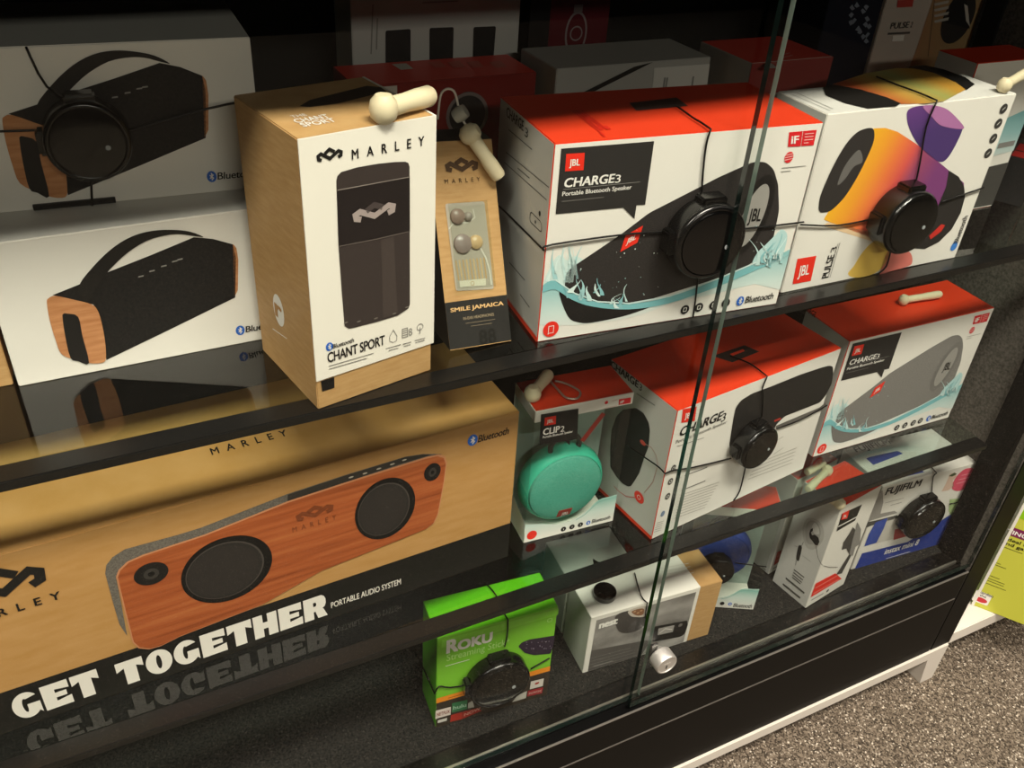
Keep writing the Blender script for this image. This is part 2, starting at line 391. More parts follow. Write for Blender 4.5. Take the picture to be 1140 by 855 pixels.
for b in (W1, W2):
    b.polyuv('speaker_picture', 'front', SP['body'], fabp, 0); b.polyuv('speaker_picture', 'front', roundpoly(SP['tip'], .001), woodp, 0)
    b.polyuv('speaker_picture', 'front', crom(SP['strap'], 3), mat('#1f1d1b', .5), 1)
    b.polyuv('speaker_picture', 'front', crom(SP['wood'], 3), woodp, 2); b.polyuv('speaker_picture', 'front', crom(SP['slot'], 3), mat('#1d1b1a', .5), 3)
    for q in SP['btn']: b.polyuv('speaker_picture', 'front', q, GREYINK, 2)
    r = .0042
    b.ell('wireless_mark', 'front', bt, r * .8, r, BTBLUE, 1, uv=True); k = r * .6
    b.strokeuv('wireless_mark', 'front', [(bt.x - k * .5, bt.y - k * .5), (bt.x + k * .45, bt.y + k * .45), (bt.x, bt.y + k), (bt.x, bt.y - k), (bt.x + k * .45, bt.y - k * .45), (bt.x - k * .5, bt.y + k * .5)], r * .17, PRW, 2)
    b.textuv('wireless_mark', 'front', 'Bluetooth', (bt1.x, bt.y - .0026), (.03, 0), (0, .0055), INK, 1, .014, .95, .12)
    b.build()
KC = Box('kraft_carton', 'plain kraft carton beside the lower white strap speaker carton, cut off by the picture edge', 'box', -.2060, .1080, 0, .1410, .1080, .10, ZU, KRAFT)
KC.polyuv('paper_tape', 'top', [(0, .04), (KC.w, .04), (KC.w, .06), (0, .06)], mat('#a98455', .4), 0); KC.build()
# ---- tall kraft carton with white sleeve
CH = Box('speaker_carton', 'tall kraft carton in a white sleeve picturing an upright black speaker', 'box', .1220, .0024, .1904, .0934, .1937, .0906, ZU, KRAFT)
zs = CH.uv('front', 354.7, 423.4).y
sl = mk('sleeve', [(0, -.0009, zs), (.0950, -.0009, zs), (.0950, -.0009, CH.h), (0, -.0009, CH.h), (.0950, .0906, zs), (.0950, .0906, CH.h), (0, -.0001, zs), (.0935, -.0001, zs), (.0935, .0906, zs), (0, -.0001, CH.h), (.0935, -.0001, CH.h), (.0935, .0906, CH.h)],
   [(0, 1, 2, 3), (1, 4, 5, 2), (0, 6, 7, 1), (1, 7, 8, 4), (3, 2, 10, 9), (2, 5, 11, 10), (0, 3, 9, 6), (4, 8, 11, 5), (6, 9, 10, 7), (7, 10, 11, 8)], mat('#f0ebe0', .35), CH.root)
c = crop(340, 140, 7.125)
CH.zigzag('logo', 'front', *c((82, 290), (292, 262), (82, 185)), INK, 5)
CH.text('lettering', 'front', 'MARLEY', *c((362, 250), (932, 162)), 11.5, INK, 5, .02, 2.6)
CH.poly('speaker_picture', 'front', c((240, 505), (238, 430), (245, 395), (275, 362), (400, 325), (560, 297), (700, 282), (785, 280), (808, 290), (818, 320), (818, 410), (820, 830)) + crop(260, 240, 3.8)((742, 300), (742, 372), (735, 390), (690, 420), (600, 447), (510, 470), (485, 475), (466, 464), (455, 330), (440, 125)), mat('#3b3331', .45), 5)
CH.poly('speaker_picture', 'front', c((242, 507), (818, 400), (820, 830)) + crop(260, 240, 3.8)((742, 62), (600, 95), (440, 126)), mat('#231d1d', .45), 6)
CH.poly('speaker_picture', 'front', c((242, 500), (818, 395), (818, 402), (242, 508)), mat('#8a807a', .4), 7)
CH.stroke('speaker_picture', 'front', crop(260, 240, 3.8)((440, 126), (600, 95), (742, 62)), .0004, mat('#7a706a', .4), 7)
for a in ((595, 330), (560, 345), (640, 318)):
    pass
CH.poly('speaker_picture', 'front', crop(260, 240, 3.8)((618, 100), (672, 84), (690, 410), (628, 430)), mat('#463d3a', .45), 6)
for x, y in ((470, 448), (525, 443), (597, 430), (675, 410), (728, 383)):
    CH.ell('speaker_picture', 'front', (260 + x / 3.8, 240 + y / 3.8), .0016, .0006, mat('#77706a', .4), 7, 12)
CH.zigzag('logo', 'front', *c((365, 765), (706, 700), (365, 640)), mat('#a89a96', .35), 8, mat('#4a4140', .4))
c = crop(260, 240, 3.8)
CH.bluetooth('front', c((402, 551))[0], .0033, *c((415, 556), (505, 534)), 5.0, None, None, 5)
CH.text('lettering', 'front', 'CHANT SPORT', *c((395, 613), (636, 547)), 11.5, INK, 5, .02, .95)
CH.bars('fine_print', 'front', [c((398, 634), (590, 578)), c((400, 646), (560, 600)), c((640, 560), (704, 542)), c((652, 568), (694, 556)), c((712, 541), (748, 531)), c((716, 550), (744, 542)), c((762, 526), (806, 514)), c((766, 534), (804, 523))], GREYINK, 5)
dp = CH.U('front', c((672, 480), (687, 505), (686, 525), (672, 533), (657, 529), (656, 510)))
CH.strokeuv('icon#', 'front', dp + [dp[0]], .0005, GREYINK, 5)
bt_ = CH.U('front', c((710, 478), (732, 471), (732, 508), (710, 514))); CH.strokeuv('icon#', 'front', bt_ + [bt_[0]], .0006, GREYINK, 5)
for i in (1, 2, 3): CH.strokeuv('icon', 'front', [bt_[0].lerp(bt_[3], i / 4), bt_[1].lerp(bt_[2], i / 4)], .0006, GREYINK, 5)
CH.text('icon#', 'front', '8', *c((736, 506), (752, 502)), 8.5, GREYINK, 5)
CH.ring('icon#', 'front', c((785, 468))[0], .0026, .0005, GREYINK, 5, 14); CH.stroke('icon#', 'front', c((785, 470), (785, 496)), .0007, GREYINK, 5)
CH.ell('round_emblem', 'left', (310.5, 345.5), .0085, .0125, PRW, 0)
CH.text('round_emblem', 'left', 'r', (308, 353), (314.5, 355), 20, mat('#b8894f', .5), 1, .03)
CH.bars('fine_print', 'left', [c((168, 478), (228, 520))], PRW, 1, .0007)
CH.polyuv('black_tab', 'front', CH.U('front', c((368, 700), (425, 682), (426, 727), (374, 743))), BLK, 1)
c = crop(240, 0, 3.8)
CH.text('lettering', 'top', 'SPORT', *c((368, 536), (520, 520)), 5, PRW, 1, .01); CH.text('lettering', 'top', 'CHANT', *c((340, 520), (492, 503)), 5, PRW, 1, .01)
CH.text('lettering', 'top', 'THE', *c((325, 500), (390, 492)), 3, PRW, 1)
CH.poly('speaker_picture_on_lid', 'top', c((355, 452), (400, 425), (520, 395), (640, 365), (700, 372), (722, 390), (640, 410), (520, 440), (400, 455)), mat('#2a211c', .5), 1)
CH.build()
# ---- sloping earbud carton
def jamaica():
    z0 = ZU + .0036
    b = Box('earbud_carton', 'slim kraft and black earbud carton with a clear window, beside the tall kraft carton', 'box', .2355, .0348, .0262, .0530, .1566, .002, z0, None, None, .454, .060, carton=False)
    F = [b.loc('front', u, v) for u, v in ((0, 0), (b.w, 0), (b.w, b.h), (0, b.h))]
    W = [b.M @ p for p in F]; yb = W[2].y + .026
    fz = min(W[0].z, W[1].z)
    B = [Vector((W[0].x + .002, yb, ZU + .0003)), Vector((W[1].x + .002, yb, ZU + .0003)), Vector((W[2].x, yb, W[2].z)), Vector((W[3].x, yb, W[3].z))]
    P = [b.Mi @ p for p in W + B]
    o = mk('carton', P, [(0, 1, 2, 3), (1, 5, 6, 2), (5, 4, 7, 6), (4, 0, 3, 7), (3, 2, 6, 7), (0, 4, 5, 1)], [KRAFT, mat('#242321', .5)], b.root, [0, 1, 1, 1, 1, 1])
    fix(o)
    c = crop(470, 200, 4.275)
    kb = b.U('front', c((105, 590), (400, 545))); vb = (kb[0].y + kb[1].y) / 2
    b.polyuv('black_base', 'front', [(0, .0005), (b.w, .0005), (b.w, vb), (0, vb)], mat('#232220', .5), 0)
    q = b.U('front', c((108, 115), (295, 103), (340, 520), (160, 530)))
    b.polyuv('tray', 'front', roundpoly(q, .002), mat('#b9aea0', .5), 1)
    for p, r, m in (((165, 175), .006, '#9c8378'), ((215, 175), .0035, '#a79a92'), ((190, 305), .0075, '#a08d88'), ((253, 297), .0055, '#dcb98c')):
        uvp = b.uv('front', *c(p)[0])
        lathe('earbud', [(0, 0), (r, 0), (r * .95, .002), (r * .6, .0035), (0, .004)], mat(m, .3), b.root, 20, '-y', (uvp.x, -.0006, uvp.y))
    co = b.U('front', c((150, 385), (300, 370), (312, 470), (165, 480)))
    for i in range(9):
        t = (i + .5) / 9; b.strokeuv('coiled_lead', 'front', [co[0].lerp(co[1], t), co[3].lerp(co[2], t)], .0013, mat('#d8b98c' if i % 2 else '#c9a77a', .5), 2)
    b.poly('coiled_lead', 'front', c((175, 482), (300, 470), (302, 503), (178, 512)), mat('#e4dcc8', .5), 3); b.ring('coiled_lead', 'front', c((237, 494))[0], .0015, .0004, mat('#c09a6a', .5), 4, 14)
    b.stroke('coiled_lead', 'front', c((275, 325), (300, 370), (318, 430), (328, 500)), .0012, mat('#e4dcd0', .5), 3)
    b.stroke('coiled_lead', 'front', c((240, 140), (250, 180), (215, 205), (150, 205), (125, 235)), .0009, mat('#d8d0c4', .5), 2)
    w = boxmesh('window', (q[3].x * .5 + q[0].x * .5, -.0052, q[3].y), (q[1].x * .5 + q[2].x * .5, -.0046, q[0].y), PLASTIC, b.root, 0)
    b.text('lettering', 'front', 'SMILE JAMAICA', *c((135, 630), (385, 597)), 4.6, mat('#d8b079', .5), 2, .03)
    b.text('lettering', 'front', 'IN-EAR HEADPHONES', *c((195, 668), (340, 647)), 3.4, mat('#9a8a70', .5), 2, .01)
    b.bars('fine_print', 'front', [c((205, 684), (345, 664)), c((230, 697), (330, 683))], mat('#7d705c', .5), 2, .0004)
    b.text('faint_number', 'front', '88', *c((275, 783), (352, 773)), 17, mat('#15140f', .5), 2, .01)
    c2 = crop(380, 60, 5.18)
    b.zigzag('logo', 'front', *c2((600, 685), (790, 668), (600, 605)), mat('#4a331c', .5), 2)
    b.text('lettering', 'front', 'MARLEY', *c2((595, 748), (800, 735)), 5.2, mat('#4a331c', .5), 2, .0, 2.2)
    b.build(); return b
JA = jamaica()
# ---- boxes of the splash speaker (shared print)
def splash_print(b, src, body, tag, dark):
    """front print measured on src (the carton itself) and kept as shares of its width and height"""
    def put(part, pts, m, L, sm=False, rnd=0):
        P = [(p.x / src.w * b.w, p.y / src.h * b.h) for p in src.U('front', pts)]
        P = [Vector(p) for p in P]
        if sm: P = crom(P, 4)
        if rnd: P = roundpoly(P, rnd)
        P = [Vector((min(max(p.x, .0004), b.w - .0004), max(p.y, .0004))) for p in P]
        b.polyuv(part, 'front', P, m, L); return P
    def q(p): a = src.uv('front', *p); return Vector((a.x / src.w * b.w, a.y / src.h * b.h))
    # water
    wat = gradient('printed_water', (0, 0, 1), .005, .062, [(0, '#e6e6e0'), (.35, '#cfe2de'), (.8, '#8fc4c6'), (1, '#bcd9d6')])
    put('water_picture', [(602.5, 324), (625, 318), (645, 330), (690, 338), (740, 331), (790, 316), (840, 298), (880, 277), (871, 322), (840, 316), (790, 328), (750, 336), (715, 350), (690, 356), (640, 362), (601, 362)], wat, 0, False)
    put('speaker_picture', [(630, 303), (640, 295), (692, 260), (722, 237), (763, 216), (800, 197), (820, 188), (838, 180), (852, 180), (861, 188), (866, 205), (867, 235), (860, 268), (848, 284), (826, 300), (785, 314), (724, 333), (690, 341), (650, 334), (628, 322)], body, 1, False, .004)
    put('speaker_picture', [(622, 322), (640, 330), (690, 343), (730, 338), (700, 350), (664, 358), (646, 359), (632, 352)], dark, 1, True)
    a, bb = q((837.5, 240)), q((850, 237))
    rx = (bb - a).x; ry = (q((838, 205)) - a).y
    b.ell('speaker_picture', 'front', a, rx * 1.5, ry * 1.28, dark, 2, uv=True, rot=-.2)
    b.ell('speaker_picture', 'front', a, rx, ry, mat('#9b9893', .3), 3, uv=True, rot=-.2)
    b.textuv('speaker_picture', 'front', 'JBL', a + Vector((-rx * .38, -ry * .15)), (rx * 1.15, -.001), (0, ry * .42), INK, 4, .02)
    P = put('speaker_picture', [(696, 261.5), (715.5, 250.5), (709, 269.5), (690, 280)], LOGORED, 3)
    b.textuv('speaker_picture', 'front', 'JBL', P[3] + (P[0] - P[3]) * .35 + (P[2] - P[3]) * .22, (P[2] - P[3]) * .55, (P[0] - P[3]) * .35, PRW, 4, .02)
    crest = [(603, 318), (618, 312), (640, 327), (665, 336), (700, 338), (745, 330), (800, 310), (842, 292), (866, 282), (866, 289), (842, 300), (800, 318), (745, 337), (700, 344), (660, 341), (636, 333), (618, 322), (603, 325)]
    put('water_picture', crest, mat('#7dbcc2', .35), 2, True)
    put('water_picture', [(x, y - 1.5) for x, y in crest[1:8]] + [(x, y) for x, y in crest[7:0:-1]], mat('#d9ecea', .35), 3, False)
    rs = random.Random(3)
    W_ = ['#a7d2d5', '#c7e3e2', '#8cc3c9', '#dcefec']
    def wisp(x, y, dx, h, w, m, L):
        pts = []
        for i in range(7):
            t = i / 6; k = w * (1 - t) * (.7 + .5 * math.sin(3 * t + x)) + .25
            pts.append((x + dx * t * t + 2.2 * math.sin(4 * t + y), y - h * t, k))
        put('water_picture', [(a - k, b_) for a, b_, k in pts] + [(a + k, b_) for a, b_, k in pts[::-1]], m, L)
    put('water_picture', [(606, 318), (612, 298), (622, 284), (632, 290), (640, 285), (652, 292), (650, 306), (640, 318), (650, 330), (625, 322)], mat('#cfe3e0', .35), 0, True)
    put('water_picture', [(838, 296), (842, 282), (852, 272), (862, 262), (870, 255), (876, 262), (872, 280), (866, 290)], mat('#b9dadb', .35), 2, True)
    for (x, y, n, hh, w, L) in ((628, 308, 12, 46, 2.6, 1), (650, 328, 9, 26, 3.2, 4), (690, 337, 6, 20, 2.6, 4), (853, 290, 12, 30, 2.6, 4)):
        for i in range(n):
            wisp(x + rs.uniform(-20, 18), y + rs.uniform(-3, 7), rs.uniform(-10, 12), rs.uniform(.35, 1) * hh, rs.uniform(.5, 1) * w, mat(rs.choice(W_), .35), L)
    for i in range(46):
        px = rs.uniform(616, 735) if i < 32 else rs.uniform(835, 870); py = rs.uniform(252, 330) if i < 32 else rs.uniform(248, 285)
        r_ = rs.uniform(.0002, .0006); b.ell('water_picture', 'front', q((px, py)), r_, r_, mat(rs.choice(['#a9d6d8', '#e6f3f1']), .35), 4, 8, uv=True)
    # name panel
    put('name_panel', [(624.7, 165.3), (728, 157), (718, 227.6), (708.4, 228.3), (706, 243.4), (693.4, 231), (618.4, 238.2)], CHAR, 1)
    P = put('brand_badge', [(630, 171), (650.5, 169.7), (649.2, 189), (628.7, 190.4)], LOGORED, 2)
    b.textuv('brand_badge', 'front', 'JBL', P[3] + (P[0] - P[3]) * .3 + (P[2] - P[3]) * .2, (P[2] - P[3]) * .56, (P[0] - P[3]) * .4, PRW, 3, .02)
    def tx(part, s_, p0, p1, cap, m, bold=0, L=2, sp=1., sh=0):
        A, B = q(p0), q(p1); H = q((p0[0], p0[1] - cap)).y - A.y
        b.textuv(part, 'front', s_, (A.x, (A.y + B.y) / 2), (B.x - A.x, 0), (0, H), m, L, bold, sp, sh)
    tx('lettering', 'CHARGE', (627.3, 208.5), (682.5, 202.7), 10.3, PRW, .025, sh=.1); tx('lettering', '3', (684, 203.4), (690, 202.6), 9.3, PRW, -.008)
    A, B = q((626.5, 210.6)), q((712, 203)); b.strokeuv('lettering', 'front', [(A.x, A.y), (B.x, A.y)], .0004, GREYINK, 2)
    tx('lettering', 'Portable Bluetooth Speaker', (625.5, 217.8), (702.4, 210.2), 5, PRW, .012)
    A, B = q((625, 224)), q((672, 219.5)); b.strokeuv('fine_print#', 'front', [(A.x, A.y), (B.x, A.y)], .0009, mat('#5d5a57', .5), 2)
    for p in ((762, 344.3), (777.6, 341.8), (794, 339.3), (807.6, 337)):
        a = q(p); b.ell('icon#', 'front', a, .0042, .0044, INK, 2, 20, uv=True); b.strokeuv('icon', 'front', [(a.x - .0014, a.y - .0016), (a.x + .0014, a.y - .0016), (a.x + .0014, a.y + .0018), (a.x - .0014, a.y + .0018), (a.x - .0014, a.y - .0016)], .0005, PRW, 3)
    a = q((823.7, 334.7)); r = .0046; k = r * .6
    b.ell('wireless_mark', 'front', a, r * .8, r, BTBLUE, 2, uv=True)
    b.strokeuv('wireless_mark', 'front', [(a.x - k * .5, a.y - k * .5), (a.x + k * .45, a.y + k * .45), (a.x, a.y + k), (a.x, a.y - k), (a.x + k * .45, a.y - k * .45), (a.x - k * .5, a.y + k * .5)], r * .17, PRW, 3)
    tx('wireless_mark', 'Bluetooth', (828.5, 337.2), (859.5, 331.8), 7.2, INK, .01, 2, .95, .12)
    a = q((613, 366)); b.ell('round_mark', 'front', a, .0068, .0072, LOGORED, 2, uv=True)
    b.strokeuv('round_mark', 'front', [(a.x - .0022, a.y - .0035), (a.x + .0022, a.y - .0035), (a.x + .0022, a.y + .003), (a.x - .0022, a.y + .003), (a.x - .0022, a.y - .0045)], .0005, PRW, 3)
    P = put('award_badge', [(878.3, 147), (893, 145.8), (891, 162.6), (876.8, 163.4)], mat('#d8262c', .4), 1)
    b.textuv('award_badge', 'front', 'iF', P[3] + (P[0] - P[3]) * .22 + (P[2] - P[3]) * .22, (P[2] - P[3]) * .55, (P[0] - P[3]) * .55, PRW, 2, .03)
    P = put('award_badge', [(893.8, 145.7), (909, 144.4), (905.4, 161.5), (891.8, 162.5)], mat('#d8262c', .4), 1)
    for i in range(4):
        t = .2 + i * .2; b.strokeuv('award_badge', 'front', [P[0].lerp(P[3], t) + (P[1] - P[0]) * .15, P[0].lerp(P[3], t) + (P[1] - P[0]) * (.8 if i < 3 else .5)], .0007, mat('#f0b8b4', .5), 2)
    a = q((878, 175)); b.ell('award_badge', 'front', a, .0042, .0046, mat('#d8262c', .4), 1, uv=True)
    for i in range(3): b.strokeuv('award_badge', 'front', [(a.x - .004, a.y - .002 + i * .002), (a.x + .004, a.y - .001 + i * .002)], .0004, PRW, 2)
    for p0, p1 in (((870, 187), (897, 184)), ((869, 191), (880, 189.6))):
        A, B = q(p0), q(p1); b.strokeuv('fine_print#', 'front', [(A.x, A.y), (B.x, A.y)], .0006, GREYINK, 1)
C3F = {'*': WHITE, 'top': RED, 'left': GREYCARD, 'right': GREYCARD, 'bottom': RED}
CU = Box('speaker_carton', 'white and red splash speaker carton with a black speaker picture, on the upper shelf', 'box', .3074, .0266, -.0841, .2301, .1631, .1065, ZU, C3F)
blackbody = noisy('printed_black_mesh', [(.3, '#221f1e'), (.7, '#3a3635')], 700, (1, .2, 2), .5)
splash_print(CU, CU, blackbody, None, mat('#1e1c1b', .5))
def c3_left(b, pts, size):
    pass
CU.text('lettering', 'left', 'CHARGE', (564.5, 127), (583, 148.5), 12, mat('#3d3c3a', .5), 1, .02); CU.text('lettering', 'left', '3', (584.5, 150.5), (588, 154.5), 11, mat('#3d3c3a', .5), 1, -.01)
c = crop(560, 100, 5.34)
CU.bars('fine_print', 'left', [c((35, 235), (175, 355)), c((20, 370), (275, 580)), c((90, 465), (160, 525)), c((10, 430), (262, 655))], mat('#6f6d69', .5), 1, .0009)
ic = CU.U('left', c((165, 720), (232, 790), (232, 850), (160, 780))); CU.strokeuv('icon#', 'left', roundpoly(ic, .004) + [roundpoly(ic, .004)[0]], .0007, CHAR, 1); CU.ell('icon', 'left', c((195, 785))[0], .001, .0014, CHAR, 1, 10); CU.ell('icon', 'left', c((220, 735))[0], .0018, .0022, CHAR, 1, 10)
CU.bars('fine_print', 'left', [crop(540, 200, 3.8)(*p) for p in (((105, 350), (170, 425)), ((150, 485), (190, 540)))], mat('#6f6d69', .5), 1, .0012)
CU.polyuv('red_edge', 'left', [(0, 0), (CU.d, 0), (CU.d, .0045), (0, .0045)], RED, 1)
c = crop(590, 40, 3.8)
CU.poly('strap_plate', 'top', c((420, 285), (620, 262), (668, 298), (450, 318)), mat('#3b2a27', .4), 1)
CU.text('lettering', 'top', 'JBL', *c((275, 400), (340, 395)), 24, mat('#c4281a', .4), 1, .03)
CU.build()
# ---- colourful light speaker carton
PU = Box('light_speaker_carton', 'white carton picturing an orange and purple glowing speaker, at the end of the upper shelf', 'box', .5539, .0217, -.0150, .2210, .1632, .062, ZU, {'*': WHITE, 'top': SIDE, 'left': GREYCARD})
c = crop(900, 120, 5.03)
pulse_m = gradient('printed_glow', (1, 0, -.35), .005, .115, [(0, '#f6b62a'), (.22, '#f2a032'), (.42, '#ee7a44'), (.58, '#dd5a52'), (.72, '#9c4a6a'), (1, '#7d3f78')])
PU.poly('glowing_speaker_picture', 'front', c((365, 115), (430, 112), (500, 135), (600, 200), (700, 280), (785, 350), (870, 420), (870, 520), (820, 640), (740, 730), (640, 770), (500, 760), (380, 740), (250, 690), (120, 640), (85, 625), (160, 500), (330, 250)), pulse_m, 0)
PU.poly('glowing_speaker_picture', 'front', c((360, 117), (310, 118), (260, 145), (200, 215), (130, 340), (70, 480), (56, 550), (62, 580), (85, 585), (130, 570), (200, 500), (270, 390), (330, 270), (365, 180)), mat('#33302f', .4), 1, True)
PU.poly('glowing_speaker_picture', 'front', c((285, 235), (240, 270), (190, 345), (160, 430), (200, 400), (250, 330), (300, 300)), mat('#6b6866', .4), 2, True)
PU.poly('glowing_speaker_picture', 'front', c((785, 350), (840, 385), (870, 440), (875, 500), (850, 590), (800, 680), (730, 750), (650, 790), (580, 785), (545, 770), (640, 690), (720, 560), (770, 440)), mat('#2c2a29', .4), 1, False)
PU.poly('glowing_speaker_picture', 'front', c((672, 715), (740, 650), (762, 655), (740, 690), (680, 735)), mat('#c8342c', .4), 3)
PU.poly('glowing_speaker_picture', 'front', c((330, 690), (110, 640), (80, 660), (330, 740), (470, 770), (470, 740)), mat('#e9c9a2', .4), 0)
pur = gradient('printed_petal', (.25, 0, -1), -.175, -.105, [(0, '#a8518f'), (.45, '#6b3f86'), (1, '#4c3670')])
PU.poly('colour_petal#', 'front', c((560, 10), (552, 70), (575, 140), (620, 215), (680, 270), (735, 303), (775, 285), (820, 215), (862, 120), (850, 80), (760, 0), (640, -12)), pur, 0, True)
PU.poly('colour_petal#', 'front', c((640, -12), (760, 0), (850, 80), (862, 118), (745, 100), (690, 50)), mat('#b074a8', .4), 1, True)
pc = crop(840, 180, 3.8)
PU.poly('colour_petal#', 'front', pc((540, 345), (500, 340), (455, 385), (420, 440), (395, 475), (430, 490), (500, 475), (545, 440), (572, 375)), mat('#e9c15c', .4), 0, True)
PU.poly('colour_petal#', 'front', pc((570, 372), (640, 375), (664, 395), (665, 430), (640, 445), (570, 465), (530, 478), (540, 440)), mat('#df7d72', .4), 0, True)
for p in ((1117, 121), (1111.1, 137.4), (1105.5, 154), (1099.7, 170.5)):
    PU.ell('icon#', 'front', p, .0046, .0047, mat('#3b3937', .5), 1, 20); a = PU.uv('front', *p); PU.strokeuv('icon', 'front', [(a.x - .0015, a.y - .0012), (a.x + .0012, a.y + .0016)], .0006, PRW, 2)
PU.badge('front', [(887.4, 288), (908.5, 284.6), (902.3, 312.5), (882, 316.3)], 1)
def vtext(b, face, s_, p0, p1, side, m, bold=.02, part='lettering'):
    """letters climbing the face: p0 foot of the line, p1 its end, side a point to the left marking the letter tops"""
    o, e, h = b.uv(face, *p0), b.uv(face, *p1), b.uv(face, *side)
    b.textuv(part, face, s_, o, (0, e.y - o.y), (h.x - o.x, 0), m, 1, bold)
vtext(PU, 'front', 'PULSE', (921.5, 308.5), (929, 283), (914, 310), INK); vtext(PU, 'front', '3', (930, 280.5), (931.5, 274), (923.5, 282), INK, -.008)
PU.bars('fine_print', 'front', [pc((310, 490), (352, 345)), pc((318, 488), (360, 342))], GREYINK, 1, .0006)
PU.ell('wireless_mark', 'front', (1061.8, 274), .0042, .005, mat('#3f7fd0', .4), 1); vtext(PU, 'front', 'Bluetooth', (1066, 270), (1076.5, 240), (1060.5, 271), INK, .01, 'wireless_mark')
c = crop(840, 0, 3.8)
PU.poly('glowing_speaker_picture_on_lid', 'top', c((290, 372), (335, 360), (450, 382), (560, 415), (618, 440), (600, 452), (480, 462), (380, 438), (300, 405)), mat('#1d1b1a', .4), 2)
topg = gradient('printed_lid_glow', (1, 0, 0), .03, .17, [(0, '#8c3a2c'), (.35, '#b3552f'), (.55, '#b88a3e'), (.8, '#9a9a55'), (1, '#b98a36')])
PU.poly('glowing_speaker_picture_on_lid', 'top', c((330, 358), (470, 312), (600, 290), (720, 293), (850, 350), (893, 380), (800, 430), (720, 440), (620, 442), (450, 384)), topg, 1)
PU.poly('glowing_speaker_picture_on_lid', 'top', c((640, 285), (720, 280), (800, 297), (890, 330), (930, 360), (896, 384), (855, 352), (760, 312)), mat('#1a1918', .4), 3)
PU.bars('fine_print', 'top', [c((160, 402), (320, 470)), c((180, 395), (330, 462))], GREYINK, 1, .0008)
PU.build()
# ================================================================== MIDDLE SHELF
GT = Box('speaker_carton', 'long kraft carton picturing a wide wooden speaker above a black strip, on the middle shelf', 'box', -.1570, .0428, .0387, .4735, .1810, .1314, ZM, KRAFTG)
v0 = GT.U('front', [(572, 578), (300, 671.5), (0, 775)]); vs = sum(p.y for p in v0) / 3
GT.polyuv('black_strip', 'front', [(.0003, .0003), (GT.w - .0003, .0003), (GT.w - .0003, vs), (.0003, vs)], mat('#191816', .4), 0)
wood = noisy('printed_padauk', [(.25, '#8a4321'), (.5, '#a9582f'), (.75, '#b86a3c')], 26, (.35, 1, 7), .42)
greycloth = noisy('printed_grey_cloth', [(.3, '#5b554e'), (.7, '#7b746b')], 800, (1, 1, 1), .6)
c1 = crop(100, 590, 5.18); c2 = crop(320, 480, 5.18)
GT.poly('speaker_picture', 'front', c1((88, 250), (95, 200), (130, 155), (200, 110), (300, 82), (500, 28), (640, -15)) + c2((0, 360), (350, 245), (680, 145), (780, 130), (890, 130)) + c1((150, 270), (180, 420), (215, 610), (170, 540), (140, 440)), greycloth, 1)
GT.poly('speaker_picture', 'front', c2((0, 364), (350, 248), (680, 147), (780, 132), (830, 133), (640, 190), (0, 402)), mat('#35322e', .5), 2)
for x, y in ((365, 262), (445, 240), (525, 213), (603, 187), (672, 163)): GT.ell('speaker_picture', 'front', (320 + x / 5.18, 480 + y / 5.18), .0022, .0009, mat('#b9b3a6', .5), 3, 10)
wd = c1((150, 265), (165, 225), (215, 178), (300, 140), (500, 74), (660, 22)) + c2((0, 400), (400, 270), (800, 145), (870, 130), (905, 140), (918, 175), (905, 280), (870, 470), (845, 525), (800, 560), (640, 625), (200, 800)) + c1((1000, 425), (520, 610), (410, 665), (340, 685), (280, 678), (245, 645), (200, 470))
GT.poly('speaker_picture', 'front', wd, mat('#c98a62', .45), 3)
o_ = GT.uv('front', *c1((520, 330))[0])
ins = [Vector((p.x, p.y)) for p in GT.U('front', wd)]; ctr = sum(ins, Vector((0, 0))) / len(ins)
GT.polyuv('speaker_picture', 'front', [Vector((ctr.x + (p.x - ctr.x) * .9915, ctr.y + (p.y - ctr.y) * .978 - .0005)) for p in ins], wood, 4)
def woofer(pc, pr, pt, tw=False):
    a = GT.uv('front', *pc); rx = abs(GT.uv('front', *pr).x - a.x); ry = abs(GT.uv('front', *pt).y - a.y)
    dk = mat('#141312', .45); g1 = mat('#2c2927', .5); g2 = mat('#3a3633', .5)
    if tw:
        GT.ell('speaker_picture', 'front', a, rx, ry, mat('#1c1a19', .5), 6, uv=True); GT.ell('speaker_picture', 'front', a, rx * .45, ry * .5, mat('#3a3734', .4), 7, uv=True); GT.ell('speaker_picture', 'front', a, rx * .2, ry * .22, dk, 8, uv=True)
        return
    for k, m, L in ((1.0, dk, 6), (.86, mat('#4a4440', .5), 7), (.83, g1, 8), (.76, mat('#2f2b29', .5), 9)):
        GT.ell('speaker_picture', 'front', a + Vector((-rx * (1 - k) * .35, 0)), rx * k, ry * k, m, L, 48, uv=True)
GT_w1 = [c1((785, 225))[0], c1((1015, 165))[0], c1((805, 28))[0]]
woofer((253.0, 632.8), (302.3, 617.5), (253.5, 595.8)); woofer((428.5, 565.5), (461.5, 553), (429, 531.5))
woofer(c1((352, 245))[0], c1((452, 222))[0], c1((352, 180))[0], True); woofer(c2((832, 230))[0], c2((880, 213))[0], c2((832, 180))[0], True)
eng = mat('#7b3f22', .5)
GT.zigzag('logo', 'front', *c2((48, 520), (264, 445), (48, 455)), eng, 6); GT.text('lettering', 'front', 'MARLEY', *c2((28, 582), (278, 498)), 6, eng, 6, .0, 2.2)
